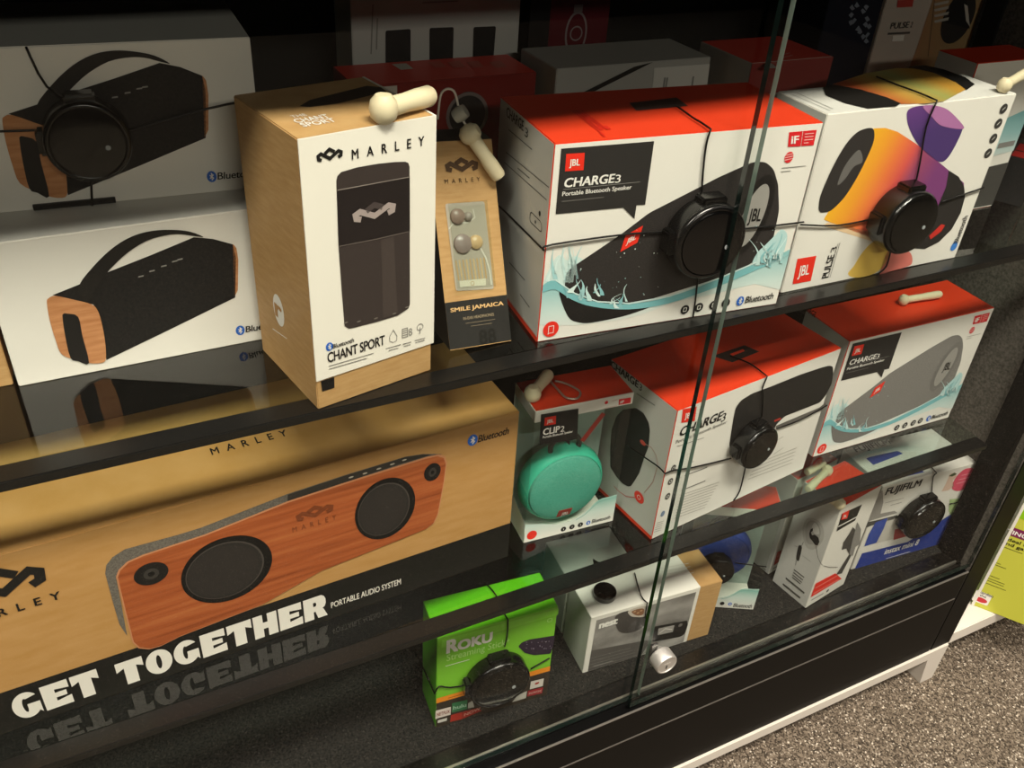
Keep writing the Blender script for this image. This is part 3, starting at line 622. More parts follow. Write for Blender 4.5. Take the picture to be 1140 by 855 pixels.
# heavy slab letters
def arc(cx, cy, rx, ry, a0, a1, n): return [(cx + rx * math.cos(math.radians(a0 + (a1 - a0) * i / n)), cy + ry * math.sin(math.radians(a0 + (a1 - a0) * i / n))) for i in range(n + 1)]
GLY = {'T': ([(0, 1), (1, 1), (1, .60), (.74, .72), (.74, 0), (.28, 0), (.28, .72), (0, .60)],),
       'E': ([(0, 0), (1, 0), (1, .34), (.46, .26), (.46, .40), (.86, .40), (.86, .60), (.46, .60), (.46, .74), (.98, .67), (.98, 1), (0, 1)],),
       'H': ([(0, 0), (.40, 0), (.40, .36), (.60, .36), (.60, 0), (1, 0), (1, 1), (.60, 1), (.60, .64), (.40, .64), (.40, 1), (0, 1)],),
       'O': (arc(.5, .5, .5, .52, 0, 352.5, 47), arc(.5, .5, .10, .30, 0, 345, 23)),
       'G': (arc(.5, .5, .5, .52, 38, 318, 40) + [(.97, .05), (.97, .52), (.52, .52), (.52, .36)] + arc(.46, .5, .10, .28, 290, 62, 20),),
       'R': ([(0, 0), (.42, 0), (.42, .33), (.5, .33), (.6, 0), (1.02, 0), (.87, .34), (.82, .40), (.93, .47), (.98, .6), (.98, .78), (.92, .92), (.8, 1), (0, 1)], [(.42, .57), (.52, .57), (.56, .62), (.56, .70), (.52, .75), (.42, .75)])}
def slab(word, p0, p1, cap):
    a, b = GT.uv('front', *p0), GT.uv('front', *p1); h = GT.uv('front', p0[0], p0[1] - cap).y - a.y
    GT.fresh = True; n = len(word); cw = (b.x - a.x) / n; v = (a.y + b.y) / 2
    for i, ch in enumerate(word):
        g = GLY[ch]; f = lambda r: [(a.x + cw * i + x * cw * .93, v + y * h) for x, y in r]
        GT.polyuv('lettering', 'front', f(g[0]), mat('#efe9e0', .45), 2, [f(r) for r in g[1:]])
slab('GET', (19, 801.5), (117, 769), 29); slab('TOGETHER', (134, 763.5), (366, 684), 27)
GT.text('lettering', 'front', 'PORTABLE AUDIO SYSTEM', (368.5, 675.5), (446, 650.5), 6.6, mat('#efe9e0', .45), 2, .012)
c = crop(280, 420, 3.8)
GT.bluetooth('front', c((935, 265))[0], .0062, *c((957, 273), (1085, 240)), 8)
c = crop(0, 600, 3.8)
GT.zigzag('logo', 'front', *c((-170, 300), (210, 190), (-170, 160)), INK, 2)
GT.text('lettering', 'front', 'MARLEY', *c((-190, 385), (258, 247)), 9.5, INK, 2, .02, 2.1)
c = crop(0, 400, 3.8)
GT.text('lettering', 'top', 'MARLEY', (236.5, 507.5), (320, 484.5), 8, INK, 1, .012, 2.2)
GT.build()
# ---- clear fronted clip speaker cartons
def clip_box(label, x, y, yaw, w, h, d, z, colour, colour2, hdr_h, card_px, b=None):
    b = Box('clip_speaker_carton', label, 'box', x, y, yaw, w, h, d, z, None, None, carton=False)
    t = .0006
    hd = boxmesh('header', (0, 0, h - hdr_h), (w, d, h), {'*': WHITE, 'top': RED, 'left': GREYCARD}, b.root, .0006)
    boxmesh('back_card', (0, d - t, .0), (w, d, h - hdr_h - .0002), mat('#bcc8c2', .5), b.root, 0)
    boxmesh('bottom_card', (.0002, .0002, 0), (w - .0002, d - t - .0002, t), WHITE, b.root, 0)
    boxmesh('window', (.0004, .0004, t + .0002), (w - .0004, d - t - .0004, h - hdr_h - .0003), PLASTIC, b.root, 0)
    return b
def clip_speaker(b, label, uvc, r, th, m, m2, fy=.009, group=None):
    a = Vector(uvc); a.x = min(max(a.x, r + .0012), b.w - r - .0012); a.y = max(r + .0014, a.y)
    M = b.M @ Matrix.Translation((a.x, th + fy, a.y)) @ Matrix.Rotation(math.radians(90), 4, 'X')    # local z to the front
    root = empty('clip_speaker', M, label, 'speaker', group)
    lathe('body', [(0, 0), (r * .8, 0), (r * .95, th * .15), (r, th * .4), (r * .985, th * .62), (r * .93, th * .8), (r * .89, th * .84), (r * .885, th * .82)], m2, root, 64)
    lathe('grille', [(r * .882, th * .81), (r * .86, th * .90), (r * .75, th * .97), (r * .4, th * 1.0), (0, th * 1.01)], m, root, 64)
    bd = mk('badge', [(-.0085, -r * .74, th * .99), (.0065, -r * .74, th * .99), (.0085, -r * .56, th * 1.015), (-.0065, -r * .56, th * 1.015), (-.0085, -r * .74, th * .9), (.0065, -r * .74, th * .9), (.0085, -r * .56, th * .9), (-.0065, -r * .56, th * .9)],
            [(0, 1, 2, 3), (0, 4, 5, 1), (1, 5, 6, 2), (2, 6, 7, 3), (3, 7, 4, 0)], mat('#8c2a22', .4), root)
    V, F, _e = textmesh('JBL', 0)
    mk('lettering', [(-.0042 + .0085 * x + .0012 * y, -r * .70 + .0036 * y, th * 1.018) for x, y in V], F, PRW, bd)
    # karabiner clip and strap above the body
    hook = [(-r * .32, r * .86, th * .5), (-r * .34, r * 1.08, th * .5), (-r * .2, r * 1.26, th * .5), (0, r * 1.32, th * .5), (r * .2, r * 1.26, th * .5), (r * .34, r * 1.08, th * .5), (r * .32, r * .86, th * .5)]
    tube('clip', crom(hook, 5, False), .0028, mat('#3a3a38', .4), root)
    return root
tealm = noisy('teal_mesh', [(.3, '#3d9a86'), (.7, '#66b9a4')], 900, (1, 1, 1), .6); tealb = mat('#3fbf9f', .45)
wave_m = gradient('printed_wave_card', (0, 0, 1), .004, .042, [(0, '#e6e4dc'), (.45, '#cfe0d8'), (.8, '#8fc2b6'), (1, '#d5e6df')])
K1 = clip_box('small clear fronted carton with red lid holding a round teal speaker', .3389, .0715, -.0715, .1032, .1675, .0491, ZM, None, None, .0135, None)
hv = K1.uv('front', 597.5, 472).y
c = crop(560, 520, 7.125)
wavec = c((170, 458), (310, 450), (420, 455), (520, 430), (580, 400), (640, 365), (690, 322), (720, 290), (755, 262), (790, 245), (850, 232), (905, 215), (865, 430), (155, 603))
WU = K1.U('front', wavec); WU[-1] = Vector((.0003, .0003)); WU[-2] = Vector((K1.w - .0003, .0003)); WU[0].x = .0003; WU[-3].x = K1.w - .0003
K1.polyuv('wave_card', 'front', WU, wave_m, 0)
K1.strokeuv('wave_card', 'front', [WU[i] - Vector((0, .003)) for i in range(4, 11)], .0008, mat('#7fb3a8', .4), 1)
K1.polyuv('wave_card_side', 'left', [(.0003, .0003), (K1.d, .0003), (K1.d, WU[0].y), (0, .041)], mat('#ccd6d0', .5), 0)
K1.ell('round_mark', 'front', c((228, 537))[0], .0056, .006, LOGORED, 1)
for p in ((478, 490), (546, 472), (612, 455)):
    K1.ell('icon#', 'front', c(p)[0], .0031, .0033, INK, 1, 18); a = K1.uv('front', *c(p)[0]); K1.strokeuv('icon', 'front', [(a.x, a.y - .0013), (a.x, a.y + .0013)], .0005, PRW, 2)
K1.bluetooth('front', c((675, 440))[0], .0030, *c((700, 444), (845, 408)), 4.2)
c = crop(560, 390, 5.7)
K1.poly('name_card', 'front', c((240, 405), (478, 368), (470, 560), (425, 572), (420, 600), (395, 575), (230, 598)), mat('#211f1e', .45), 1)
K1.badge('front', c((264, 425), (335, 412), (333, 465), (260, 477)), 2)
K1.text('lettering', 'front', 'CLIP', *c((252, 537), (355, 514)), 7.2, PRW, 2, .025); K1.text('lettering', 'front', '2', *c((361, 517), (386, 511)), 6.6, PRW, 2, -.008)
K1.text('lettering', 'front', 'Portable Bluetooth Speaker', *c((250, 556), (440, 519)), 2.6, PRW, 2, .006)
P = K1.U('front', c((735, 310), (812, 297), (808, 333), (732, 345))); K1.polyuv('award_badge', 'front', P, mat('#d8262c', .4), 1); K1.textuv('award_badge', 'front', 'iF', P[3] + (P[0] - P[3]) * .25 + (P[2] - P[3]) * .12, (P[2] - P[3]) * .3, (P[0] - P[3]) * .5, PRW, 2, .03)
K1.ell('award_badge', 'front', c((655, 330))[0], .0018, .002, mat('#d8262c', .4), 1, 14); K1.bars('fine_print', 'front', [c((640, 367), (720, 350)), c((690, 320), (725, 312))], mat('#c9a09a', .5), 1, .0005)
clip_speaker(K1, 'round teal speaker inside the small clear fronted carton', K1.uv('front', 632, 552), .0462, .032, tealm, tealb, .007)
sp0, sp1 = K1.uv('front', 648, 491), K1.uv('front', 672, 460)
K1.strokeuv('strap', 'front', [sp0, sp1], .0055, mat('#7e2a22', .5), 0)
K1.build()
# ---- white-backed splash carton (turned to its description side)
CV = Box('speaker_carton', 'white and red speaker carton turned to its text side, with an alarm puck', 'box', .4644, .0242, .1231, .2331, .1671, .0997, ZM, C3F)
c = crop(660, 400, 7.125)
CV.badge('front', c((712, 395), (822, 373), (806, 488), (700, 502)), 1)
CV.text('lettering', 'front', 'CHARGE', *c((680, 612), (1003, 518)), 9.5, INK, 1, .03, 1, .15); CV.text('lettering', 'front', '3', *c((1012, 496), (1045, 485)), 9, INK, 1, -.01)
CV.text('lettering', 'front', 'Portable Bluetooth Speaker', *c((655, 668), (1048, 545)), 3.5, GREYINK, 1, .01); CV.bars('fine_print', 'front', [c((665, 690), (880, 620))], GREYINK, 1, .0008)
c = crop(740, 330, 5.18)
CV.poly('speaker_picture', 'front', c((900, 410), (945, 398), (968, 402), (970, 440), (962, 500), (930, 565), (895, 610), (690, 690), (640, 740), (600, 850), (540, 920), (380, 920), (372, 850), (395, 700), (408, 640), (440, 597), (500, 560), (620, 515), (780, 450)), mat('#272524', .45), 1, False, .003)
CV.poly('speaker_picture', 'front', c((925, 612), (890, 640), (640, 745), (640, 762), (800, 700), (905, 655), (930, 628)), mat('#6b6762', .4), 1)
CV.poly('speaker_picture', 'front', c((628, 712), (665, 697), (668, 707), (632, 722)), mat('#b3362c', .4), 2)
c = crop(660, 500, 7.125)
for p in ((637, 150), (614, 255), (592, 372)): CV.ell('icon#', 'front', c(p)[0], .0033, .0044, mat('#4a4845', .5), 1, 18); CV.ring('icon', 'front', c(p)[0], .0017, .0005, PRW, 2, 12)
CV.ell('wireless_mark', 'front', c((553, 510))[0], .0028, .004, mat('#7d8da4', .5), 1)
rows = []
def line(p, q): rows.append((p, q))
line(*c((725, 208), (905, 140))); line(*c((700, 325), (890, 248))); line(*c((775, 105), (800, 95)))
for i in range(5): line(*c((690, 225 + i * 0), (700, 221))); break
for i in range(4): line(*c((668, 262 + 0), (690, 254))); break
for i in range(9):
    yy = 345 + i * 23; line(*c((690 - i * 6, yy + 20), (1000 - i * 14, yy - 85 + i * 2)))
c4 = crop(780, 480, 7.125)
for i in range(2): line(*c4((590 - i * 12, 80 + i * 100), (655, 40 + i * 90)))
for i in range(5): line(*c4((430 - i * 14, 260 + i * 30), (760 - i * 10, 130 + i * 30)))
for i in range(5): line(*c((505 - i * 6, 585 + i * 18), (560 - i * 6, 568 + i * 18)))
CV.bars('fine_print', 'front', rows, mat('#a9a69f', .5), 1, .0008)
CV.bars('fine_print', 'front', [c((725, 208), (905, 140)), c((700, 325), (890, 248))], mat('#6b6965', .5), 2, .0011)
# left end
c = crop(660, 400, 7.125); c3 = crop(660, 500, 7.125)
CV.text('lettering', 'left', 'CHARGE', *c((143, 62), (360, 222)), 8.5, CHAR, 1, .03); CV.text('lettering', 'left', '3', *c((366, 240), (388, 252)), 8, CHAR, 1, -.01)
CV.bars('fine_print', 'left', [c((350, 270), (495, 365))], GREYINK, 1, .0014)
CV.poly('speaker_end_picture', 'left', c((300, 390), (345, 385), (405, 425), (445, 500), (455, 560), (445, 690), (410, 780)) + c3((370, 190), (340, 240), (305, 292), (280, 296), (235, 270), (190, 220), (140, 140)) + c((140, 700), (150, 560), (190, 450), (240, 400)), mat('#242322', .5), 1, False, .002)
CV.ell('speaker_end_picture', 'left', c((400, 660))[0], .0042, .0026, mat('#c04a3e', .5), 2, 16)
CV.stroke('speaker_end_picture', 'left', [p for p in c((420, 670), (470, 700), (505, 760), (518, 820))] + [p for p in c3((515, 140), (480, 260), (410, 345))], .0008, mat('#b98d82', .5), 2)
CV.stroke('speaker_end_picture', 'left', c3((340, 382), (270, 375), (205, 330), (170, 290)), .0008, mat('#c04a3e', .5), 2)
CV.ell('round_mark', 'left', c3((370, 380))[0], .0075, .0068, LOGORED, 2); CV.ring('round_mark', 'left', c3((370, 380))[0], .0025, .0006, PRW, 3, 12)
CV.polyuv('red_edge', 'left', [(0, 0), (CV.d, 0), (CV.d, .0045), (0, .0045)], RED, 1)
CV.poly('strap_plate', 'top', crop(740, 330, 5.18)((275, 345), (460, 283), (545, 320), (390, 382)), mat('#3a2d2a', .4), 1); CV.poly('strap_plate', 'top', crop(740, 330, 5.18)((375, 335), (450, 307), (462, 318), (392, 345)), RED, 2)
CV.build()
# ---- grey splash carton
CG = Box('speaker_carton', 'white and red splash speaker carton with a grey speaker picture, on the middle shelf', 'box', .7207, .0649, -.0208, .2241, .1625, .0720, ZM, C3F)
greymesh = noisy('printed_grey_mesh', [(.3, '#6e6b68'), (.7, '#8f8c88')], 700, (1, .2, 2), .5)
splash_print(CG, CU, greymesh, None, mat('#767370', .45))
CG.text('lettering', 'left', 'CHARGE', (893, 342.5), (907.5, 354), 7, mat('#3d3c3a', .5), 1, .02)
CG.build()
# ================================================================== DECK
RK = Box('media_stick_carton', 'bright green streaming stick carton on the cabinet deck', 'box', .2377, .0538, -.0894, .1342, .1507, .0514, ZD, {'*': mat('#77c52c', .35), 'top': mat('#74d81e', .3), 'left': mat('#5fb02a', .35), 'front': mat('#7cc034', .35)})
c = crop(440, 700, 5.7)
def vline(b, p): return b.uv('front', *p).y
ot = (vline(RK, c((247, 440))[0]) + vline(RK, c((470, 390))[0]) + vline(RK, c((970, 235))[0])) / 3; ob = (vline(RK, c((245, 478))[0]) + vline(RK, c((965, 268))[0])) / 2
RK.polyuv('orange_strip', 'front', [(.0002, ob), (RK.w - .0002, ob), (RK.w - .0002, ot), (.0002, ot)], mat('#f0922a', .4), 1)
RK.polyuv('service_strip', 'front', [(.0002, .0002), (RK.w - .0002, .0002), (RK.w - .0002, ob), (.0002, ob)], mat('#3c342c', .45), 1)
RK.bars('orange_strip', 'front', [c((335, 437), (460, 403))], mat('#a85e18', .5), 2, .001)
def tile(pts, m, txt=None, tm=None):
    P = RK.U('front', c(*pts)); RK.polyuv('service_tile#', 'front', P, m, 2)
    if txt: RK.textuv('service_tile', 'front', txt, P[3] + (P[0] - P[3]) * .3 + (P[2] - P[3]) * .08, (P[2] - P[3]) * .84, (P[0] - P[3]) * .4, tm, 3, .02)
tile(((257, 517), (352, 492), (350, 542), (253, 570)), mat('#e6d8d0', .5), 'NETFLIX', mat('#8c4a3c', .5))
tile(((360, 470), (457, 447), (455, 505), (358, 530)), mat('#3f7a52', .5), 'hulu', mat('#a9cdb2', .5))
tile(((352, 545), (425, 525), (425, 570), (348, 588)), mat('#b0382c', .5)); tile(((428, 524), (520, 500), (548, 518), (426, 568)), mat('#a83a30', .5), 'NOW', mat('#d89a8c', .5))
tile(((270, 578), (328, 562), (326, 580), (268, 596)), mat('#d8d4cc', .5)); tile(((462, 470), (490, 452), (500, 495), (460, 502)), mat('#b9b5aa', .5))
tile(((860, 332), (942, 312), (935, 360), (852, 382)), mat('#dcd6cc', .5)); RK.ell('service_tile', 'front', c((898, 342))[0], .0028, .0018, mat('#b0382c', .5), 3, 14)
tile(((842, 390), (937, 368), (930, 406), (835, 428)), mat('#a02f35', .5), 'SHOWTIME', mat('#d8a49a', .5)); tile(((740, 463), (775, 420), (835, 392), (828, 437)), mat('#c9c5ba', .5))
RK.text('lettering', 'front', 'R', *c((328, 152), (393, 134)), 14.5, PRW, 2, .045); RK.text('lettering', 'front', 'OKU', *c((398, 133), (610, 75)), 10.5, PRW, 2, .045); RK.text('lettering', 'front', 'Streaming Stick', *c((325, 203), (700, 102)), 7.5, mat('#b9e08a', .4), 2, .0)
RK.text('lettering', 'front', '+', *c((705, 95), (722, 90)), 7.5, mat('#b9e08a', .4), 2); RK.bars('fine_print', 'front', [c((318, 235), (470, 192))], PRW, 2, .0009)
RK.poly('remote_picture', 'front', c((780, 110), (800, 85), (850, 65), (1012, 40), (1000, 110), (985, 155), (880, 165), (820, 150)), mat('#2d2233', .5), 2, False, .002)
rs = random.Random(5)
for i in range(20): RK.ell('remote_picture', 'front', c((rs.uniform(830, 990), rs.uniform(70, 125)))[0], .0005, .0005, mat('#b9b0c0', .5), 3, 8)
RK.poly('fold_flap', 'front', [(492, 712), (621.8, 677), (621, 684), (491.3, 721)], mat('#84d032', .3), 1)
RK.ring('round_mark', 'front', crop(440, 620, 5.18)((890, 362))[0], .0028, .0006, mat('#b9e08a', .4), 2, 16)
RK.bars('fine_print', 'left', [c((150, 345), (185, 430)), c((140, 375), (160, 420))], mat('#a4d878', .5), 1, .0012)
RK.build()
NB = Box('camera_carton', 'white sleeved carton with a grey kitchen photograph and an open kraft end, on the deck', 'box', .4253, .0511, -.0772, .1750, .0978, .0560, ZD, KRAFT)
wx = NB.uv('front', 772, 684).x
boxmesh('sleeve', (-.0006, -.0006, .0003), (wx, NB.d + .0006, NB.h + .0006), {'*': mat('#e6e2da', .4), 'left': mat('#cfd0c8', .45)}, NB.root, .0005)
c = crop(620, 620, 5.34)
sh_ = NB.U('front', c((226, 376), (817, 208), (758, 503), (190, 670)))
x0 = (sh_[0].x + sh_[3].x) / 2; x1 = (sh_[1].x + sh_[2].x) / 2; z0 = (sh_[3].y + sh_[2].y) / 2; z1 = (sh_[0].y + sh_[1].y) / 2
kit = noisy('printed_kitchen', [(.3, '#6b6763'), (.5, '#8d8985'), (.7, '#a9a5a0')], 14, (1, 1, 2.5), .45)
NB.polyuv('photograph', 'front', [(x0, z0), (x1, z0), (x1, z1), (x0, z1)], kit, 3)
NB.polyuv('photograph', 'front', [(x0, z0), (x0 + (x1 - x0) * .55, z0), (x0 + (x1 - x0) * .62, z0 + (z1 - z0) * .28), (x0, z0 + (z1 - z0) * .42)], mat('#5b5754', .45), 4)
for i in range(4): NB.strokeuv('photograph', 'front', [(x0, z0 + .006 + i * .006), (x0 + (x1 - x0) * (.5 - i * .03), z0 + .003 + i * .006)], .0007, mat('#7d7975', .5), 5)
NB.poly('photograph', 'front', c((345, 350), (420, 315), (520, 310), (522, 390), (480, 430), (410, 448), (360, 430)), mat('#4b4745', .45), 5, True)
NB.poly('photograph', 'front', c((420, 318), (470, 295), (525, 290), (522, 345), (470, 352), (435, 345)), mat('#c9bfb4', .45), 6, True); NB.poly('photograph', 'front', c((440, 320), (475, 304), (512, 302), (508, 335), (470, 342)), mat('#8a6248', .45), 7, True)
for x, y in ((458, 318), (478, 325), (497, 312)): NB.ell('photograph', 'front', c((x, y))[0], .0018, .0013, mat('#c09a78', .5), 8, 10)
NB.poly('photograph', 'front', c((575, 410), (770, 373), (775, 400), (755, 455), (730, 470), (565, 500)), mat('#252322', .4), 5, False, .002)
NB.poly('photograph', 'front', c((600, 420), (695, 400), (685, 440), (595, 460)), mat('#9c9894', .4), 6); NB.stroke('photograph', 'front', c((605, 448), (640, 420), (680, 425)), .001, mat('#e0dcd6', .4), 7)
NB.ell('photograph', 'front', c((730, 400))[0], .003, .003, mat('#6d6966', .4), 6, 14)
NB.text('lettering', 'front', 'nest', *c((247, 420), (352, 388)), 7.2, PRW, 7, .05, .95)
NB.bars('fine_print', 'front', [c((213, 645), (330, 612))], mat('#a9a5a0', .5), 6, .0008)
c = crop(600, 580, 4.385)
NB.bars('fine_print', 'top', [c((590, 235), (730, 210)), c((600, 250), (740, 225)), c((610, 265), (750, 240)), c((620, 280), (755, 255))], mat('#cfcac2', .5), 4, .0007)
NB.build()
# white carton behind with a torn top
TB = Box('torn_carton', 'white carton with a torn top, behind the sleeved camera carton', 'box', .4300, .1135, -.0772, .0880, .0950, .0660, ZD, {'*': mat('#d8d6d0', .5), 'left': mat('#bfc4bd', .5)})
tp = [(.03, .0), (.036, .006), (.033, .012), (.04, .014), (.043, .022), (.047, .015), (.056, .012), (.066, .013), (.07, .004), (.074, .0)]
TB.polyuv('torn_hole', 'top', tp, mat('#1b1a18', .7), 1)
TB.bars('fine_print', 'top', [], GREYINK); TB.build()
# blue clip speaker carton
K2 = clip_box('small clear fronted carton holding a round blue speaker, behind the kraft end', .5890, .0966, -.4948, .1032, .1720, .0452, ZD, None, None, .0135, None)
bwave = [Vector((p.x / K1.w * K2.w, p.y / K1.h * K2.h)) for p in WU]
K2.polyuv('wave_card', 'front', bwave, wave_m, 0); K2.strokeuv('wave_card', 'front', [bwave[i] - Vector((0, .003)) for i in range(4, 11)], .0008, mat('#7fb3a8', .4), 1)
K2.polyuv('wave_card_side', 'left', [(.0003, .0003), (K2.d, .0003), (K2.d, bwave[0].y), (0, .041)], mat('#ccd6d0', .5), 0)
c = crop(760, 580, 7.125)
K2.ell('icon#', 'front', c((313, 652))[0], .003, .0032, INK, 1, 18); K2.bluetooth('front', c((375, 657))[0], .003, *c((398, 680), (543, 688)), 4.4)
bluem = noisy('blue_mesh', [(.3, '#1d2f6a'), (.7, '#31489a')], 900, (1, 1, 1), .6)
a = K2.uv('front', *c((290, 340))[0])
clip_speaker(K2, 'round blue speaker inside the clear fronted carton on the deck', tuple(K2.uv('front', 801, 628)), .0435, .030, bluem, mat('#27408f', .45))
K2.build()
# earphone cartons
def ear_box(label, x, y, yaw, w, h, d):
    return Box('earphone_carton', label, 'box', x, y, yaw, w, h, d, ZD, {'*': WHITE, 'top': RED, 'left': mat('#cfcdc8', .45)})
E1 = ear_box('white earphone carton with an ear drawn on its side, standing on the deck', .7453, .0216, .1544, .0794, .1768, .0568)
c = crop(860, 540, 6.11)
E1.poly('ear_picture', 'left', c((240, 225), (290, 228), (330, 260), (350, 310), (345, 370), (310, 420), (270, 440), (235, 425), (215, 380), (205, 310), (215, 260)), mat('#b9b6b0', .5), 0, True)
E1.poly('ear_picture', 'left', c((250, 245), (290, 245), (320, 280), (330, 330), (310, 380), (280, 400), (240, 395), (225, 340), (228, 280)), mat('#a5a29d', .5), 1, True)
E1.poly('ear_picture', 'left', c((290, 255), (315, 290), (320, 330), (290, 330), (270, 290)), mat('#c6c3bd', .5), 2, True)
E1.poly('ear_picture', 'left', c((278, 290), (262, 300), (252, 330), (258, 360), (275, 380), (292, 405), (310, 410), (322, 385), (315, 355), (290, 335), (272, 340), (265, 320), (278, 308)), mat('#1f1e1d', .45), 3)
E1.stroke('ear_picture', 'left', c((300, 410), (305, 450), (312, 490), (330, 530), (345, 545)), .0008, mat('#57544f', .5), 3)
E1.stroke('ear_picture', 'front', c((345, 547), (380, 556), (440, 556)), .0008, mat('#57544f', .5), 3)
E1.poly('inline_remote_picture', 'left', c((178, 415), (198, 413), (200, 440), (182, 510), (168, 512), (163, 490)), mat('#23211f', .45), 1, True); E1.stroke('inline_remote_picture', 'left', c((163, 512), (158, 545)), .0006, mat('#57544f', .5), 1); E1.stroke('inline_remote_picture', 'left', c((200, 413), (212, 385)), .0006, mat('#57544f', .5), 1)
E1.bars('fine_print', 'left', [c((150, 412), (175, 420)), c((205, 480), (262, 520))], mat('#a09d97', .5), 1, .0008)
E1.bars('fine_print', 'left', [c((148, 575), (217, 628)), c((143, 593), (208, 645)), c((138, 610), (200, 662)), c((135, 625), (192, 672))], mat('#57544f', .5), 1, .0018)
E1.bars('fine_print', 'left', [c((92, 632), (218, 735)), c((72, 672), (190, 768))], mat('#57544f', .5), 1, .0032)
E1.poly('name_panel', 'front', c((470, 195), (608, 130), (560, 240), (433, 315)), mat('#23211f', .45), 1); E1.badge('front', c((475, 190), (522, 168), (505, 225), (465, 235)), 2)
E1.bars('name_panel', 'front', [c((443, 282), (570, 215))], PRW, 2, .002)
E1.poly('runner_picture', 'front', c((545, 285), (520, 330), (480, 390), (470, 440), (500, 430), (520, 470), (450, 580), (430, 610), (470, 600), (560, 430), (580, 320)), mat('#4a4744', .45), 1); E1.poly('runner_picture', 'front', c((575, 250), (600, 300), (590, 400), (560, 420), (545, 480), (520, 470), (540, 380)), mat('#8d8a86', .45), 2)
E1.poly('red_flash', 'front', c((292, 668), (425, 598), (468, 635), (258, 762)), LOGORED, 2); E1.bars('red_flash', 'front', [c((285, 700), (435, 615)), c((275, 735), (445, 640))], mat('#f3b2a6', .5), 3, .001)
E1.bars('fine_print', 'front', [c((262, 782), (345, 735))], GREYINK, 1, .0022); E1.ell('round_mark', 'front', c((373, 718))[0], .0028, .0028, mat('#55524e', .5), 1, 14)
E1.build()
E2 = ear_box('white earphone carton standing behind the one with the drawn ear', .7389, .0888, .1576, .0794, .1690, .0500)
c = crop(820, 520, 6.11)
E2.poly('red_flash', 'front', c((275, 578), (350, 540), (345, 600), (250, 670)), mat('#c0402f', .45), 1); E2.bars('red_flash', 'front', [c((270, 610), (348, 565)), c((262, 640), (345, 590))], mat('#e3a296', .5), 2, .001)
E2.bars('fine_print', 'front', [c((245, 690), (300, 660))], GREYINK, 1, .002); E2.bars('fine_print', 'left', [c((175, 680), (200, 700))], GREYINK, 1, .002)
E2.build()
FJ = Box('instant_camera_carton', 'white and blue instant camera carton with a pink spot, on the deck', 'box', .8523, .0501, -.0774, .1600, .1516, .0795, ZD, {'*': mat('#e2ded6', .4), 'top': mat('#d9d5ce', .4), 'left': mat('#bdbab4', .4)})
c = crop(920, 480, 6.333)
blue = mat('#2f4190', .4)
q = FJ.U('front', crop(780, 460, 3.5625)((640, 545), (960, 440))); hb = FJ.uv('front', *crop(780, 460, 3.5625)((625, 570))[0]).y
FJ.poly('blue_band', 'front', crop(780, 460, 3.5625)((640, 555), (820, 510), (1000, 395), (985, 470), (945, 525), (610, 618)), blue, 1)
FJ.text('blue_band', 'front', 'instax mini 8', *crop(780, 460, 3.5625)((725, 562), (860, 518)), 6, PRW, 2, .02); FJ.bars('blue_band', 'front', [crop(780, 460, 3.5625)((735, 575), (830, 548))], PRW, 2, .0009)
FJ.text('lettering', 'front', 'FUJIFILM', *c((412, 447), (655, 387)), 7.2, INK, 1, .03, 1, .06)
FJ.bars('fine_print', 'front', [c((412, 505), (545, 470)), c((450, 522), (530, 500))], GREYINK, 1, .0008)
FJ.poly('camera_picture', 'front', c((395, 415), (330, 480), (270, 570), (250, 640), (270, 640), (500, 575), (480, 560), (380, 580), (400, 500)), mat('#96928d', .35), 1)
FJ.poly('camera_picture', 'front', c((255, 650), (500, 590), (505, 610), (330, 660), (245, 690)), mat('#4b4a48', .4), 1); FJ.poly('camera_picture', 'front', c((345, 640), (430, 610), (400, 690), (350, 785), (265, 810), (300, 720)), mat('#3b4f9e', .4), 2)
FJ.poly('camera_picture', 'front', c((430, 610), (505, 600), (540, 740), (350, 790), (400, 690)), mat('#c8c3ba', .4), 1); FJ.poly('camera_picture', 'front', c((480, 690), (545, 680), (560, 740), (470, 765)), mat('#a8484a', .4), 2)
FJ.poly('pink_spot', 'front', c((1000, 260), (1035, 262), (1048, 290), (1030, 340), (990, 395), (930, 420), (890, 410), (885, 380), (915, 320), (960, 275)), mat('#d8566c', .45), 1, True)
FJ.bars('pink_spot', 'front', [c((950, 310), (1020, 295)), c((930, 340), (1010, 322)), c((915, 368), (985, 350))], mat('#e8a0aa', .5), 2, .0012)
FJ.poly('girl_picture', 'front', c((870, 300), (910, 290), (915, 320), (890, 345), (895, 390), (860, 415), (810, 425), (840, 370)), mat('#d6b9a8', .45), 1); FJ.poly('girl_picture', 'front', c((860, 315), (900, 290), (918, 300), (885, 318)), mat('#4d5a3c', .45), 2)
FJ.poly('leaf_picture', 'front', c((870, 480), (960, 470), (930, 530), (880, 600), (860, 560)), mat('#a8bf86', .45), 1)
FJ.poly('blue_flap', 'top', c((425, 350), (640, 262), (690, 290), (420, 355)), blue, 1); FJ.poly('lid_picture', 'top', c((860, 190), (930, 150), (970, 160), (960, 185)), mat('#6d5848', .45), 1)
FJ.text('lettering', 'top', 'FUJIFILM', *c((215, 150), (455, 88)), 6, INK, 1, .03, 1, .1); FJ.poly('blue_flap', 'top', c((280, 195), (300, 185), (500, 140), (540, 160), (330, 240)), blue, 1)
FJ.build()
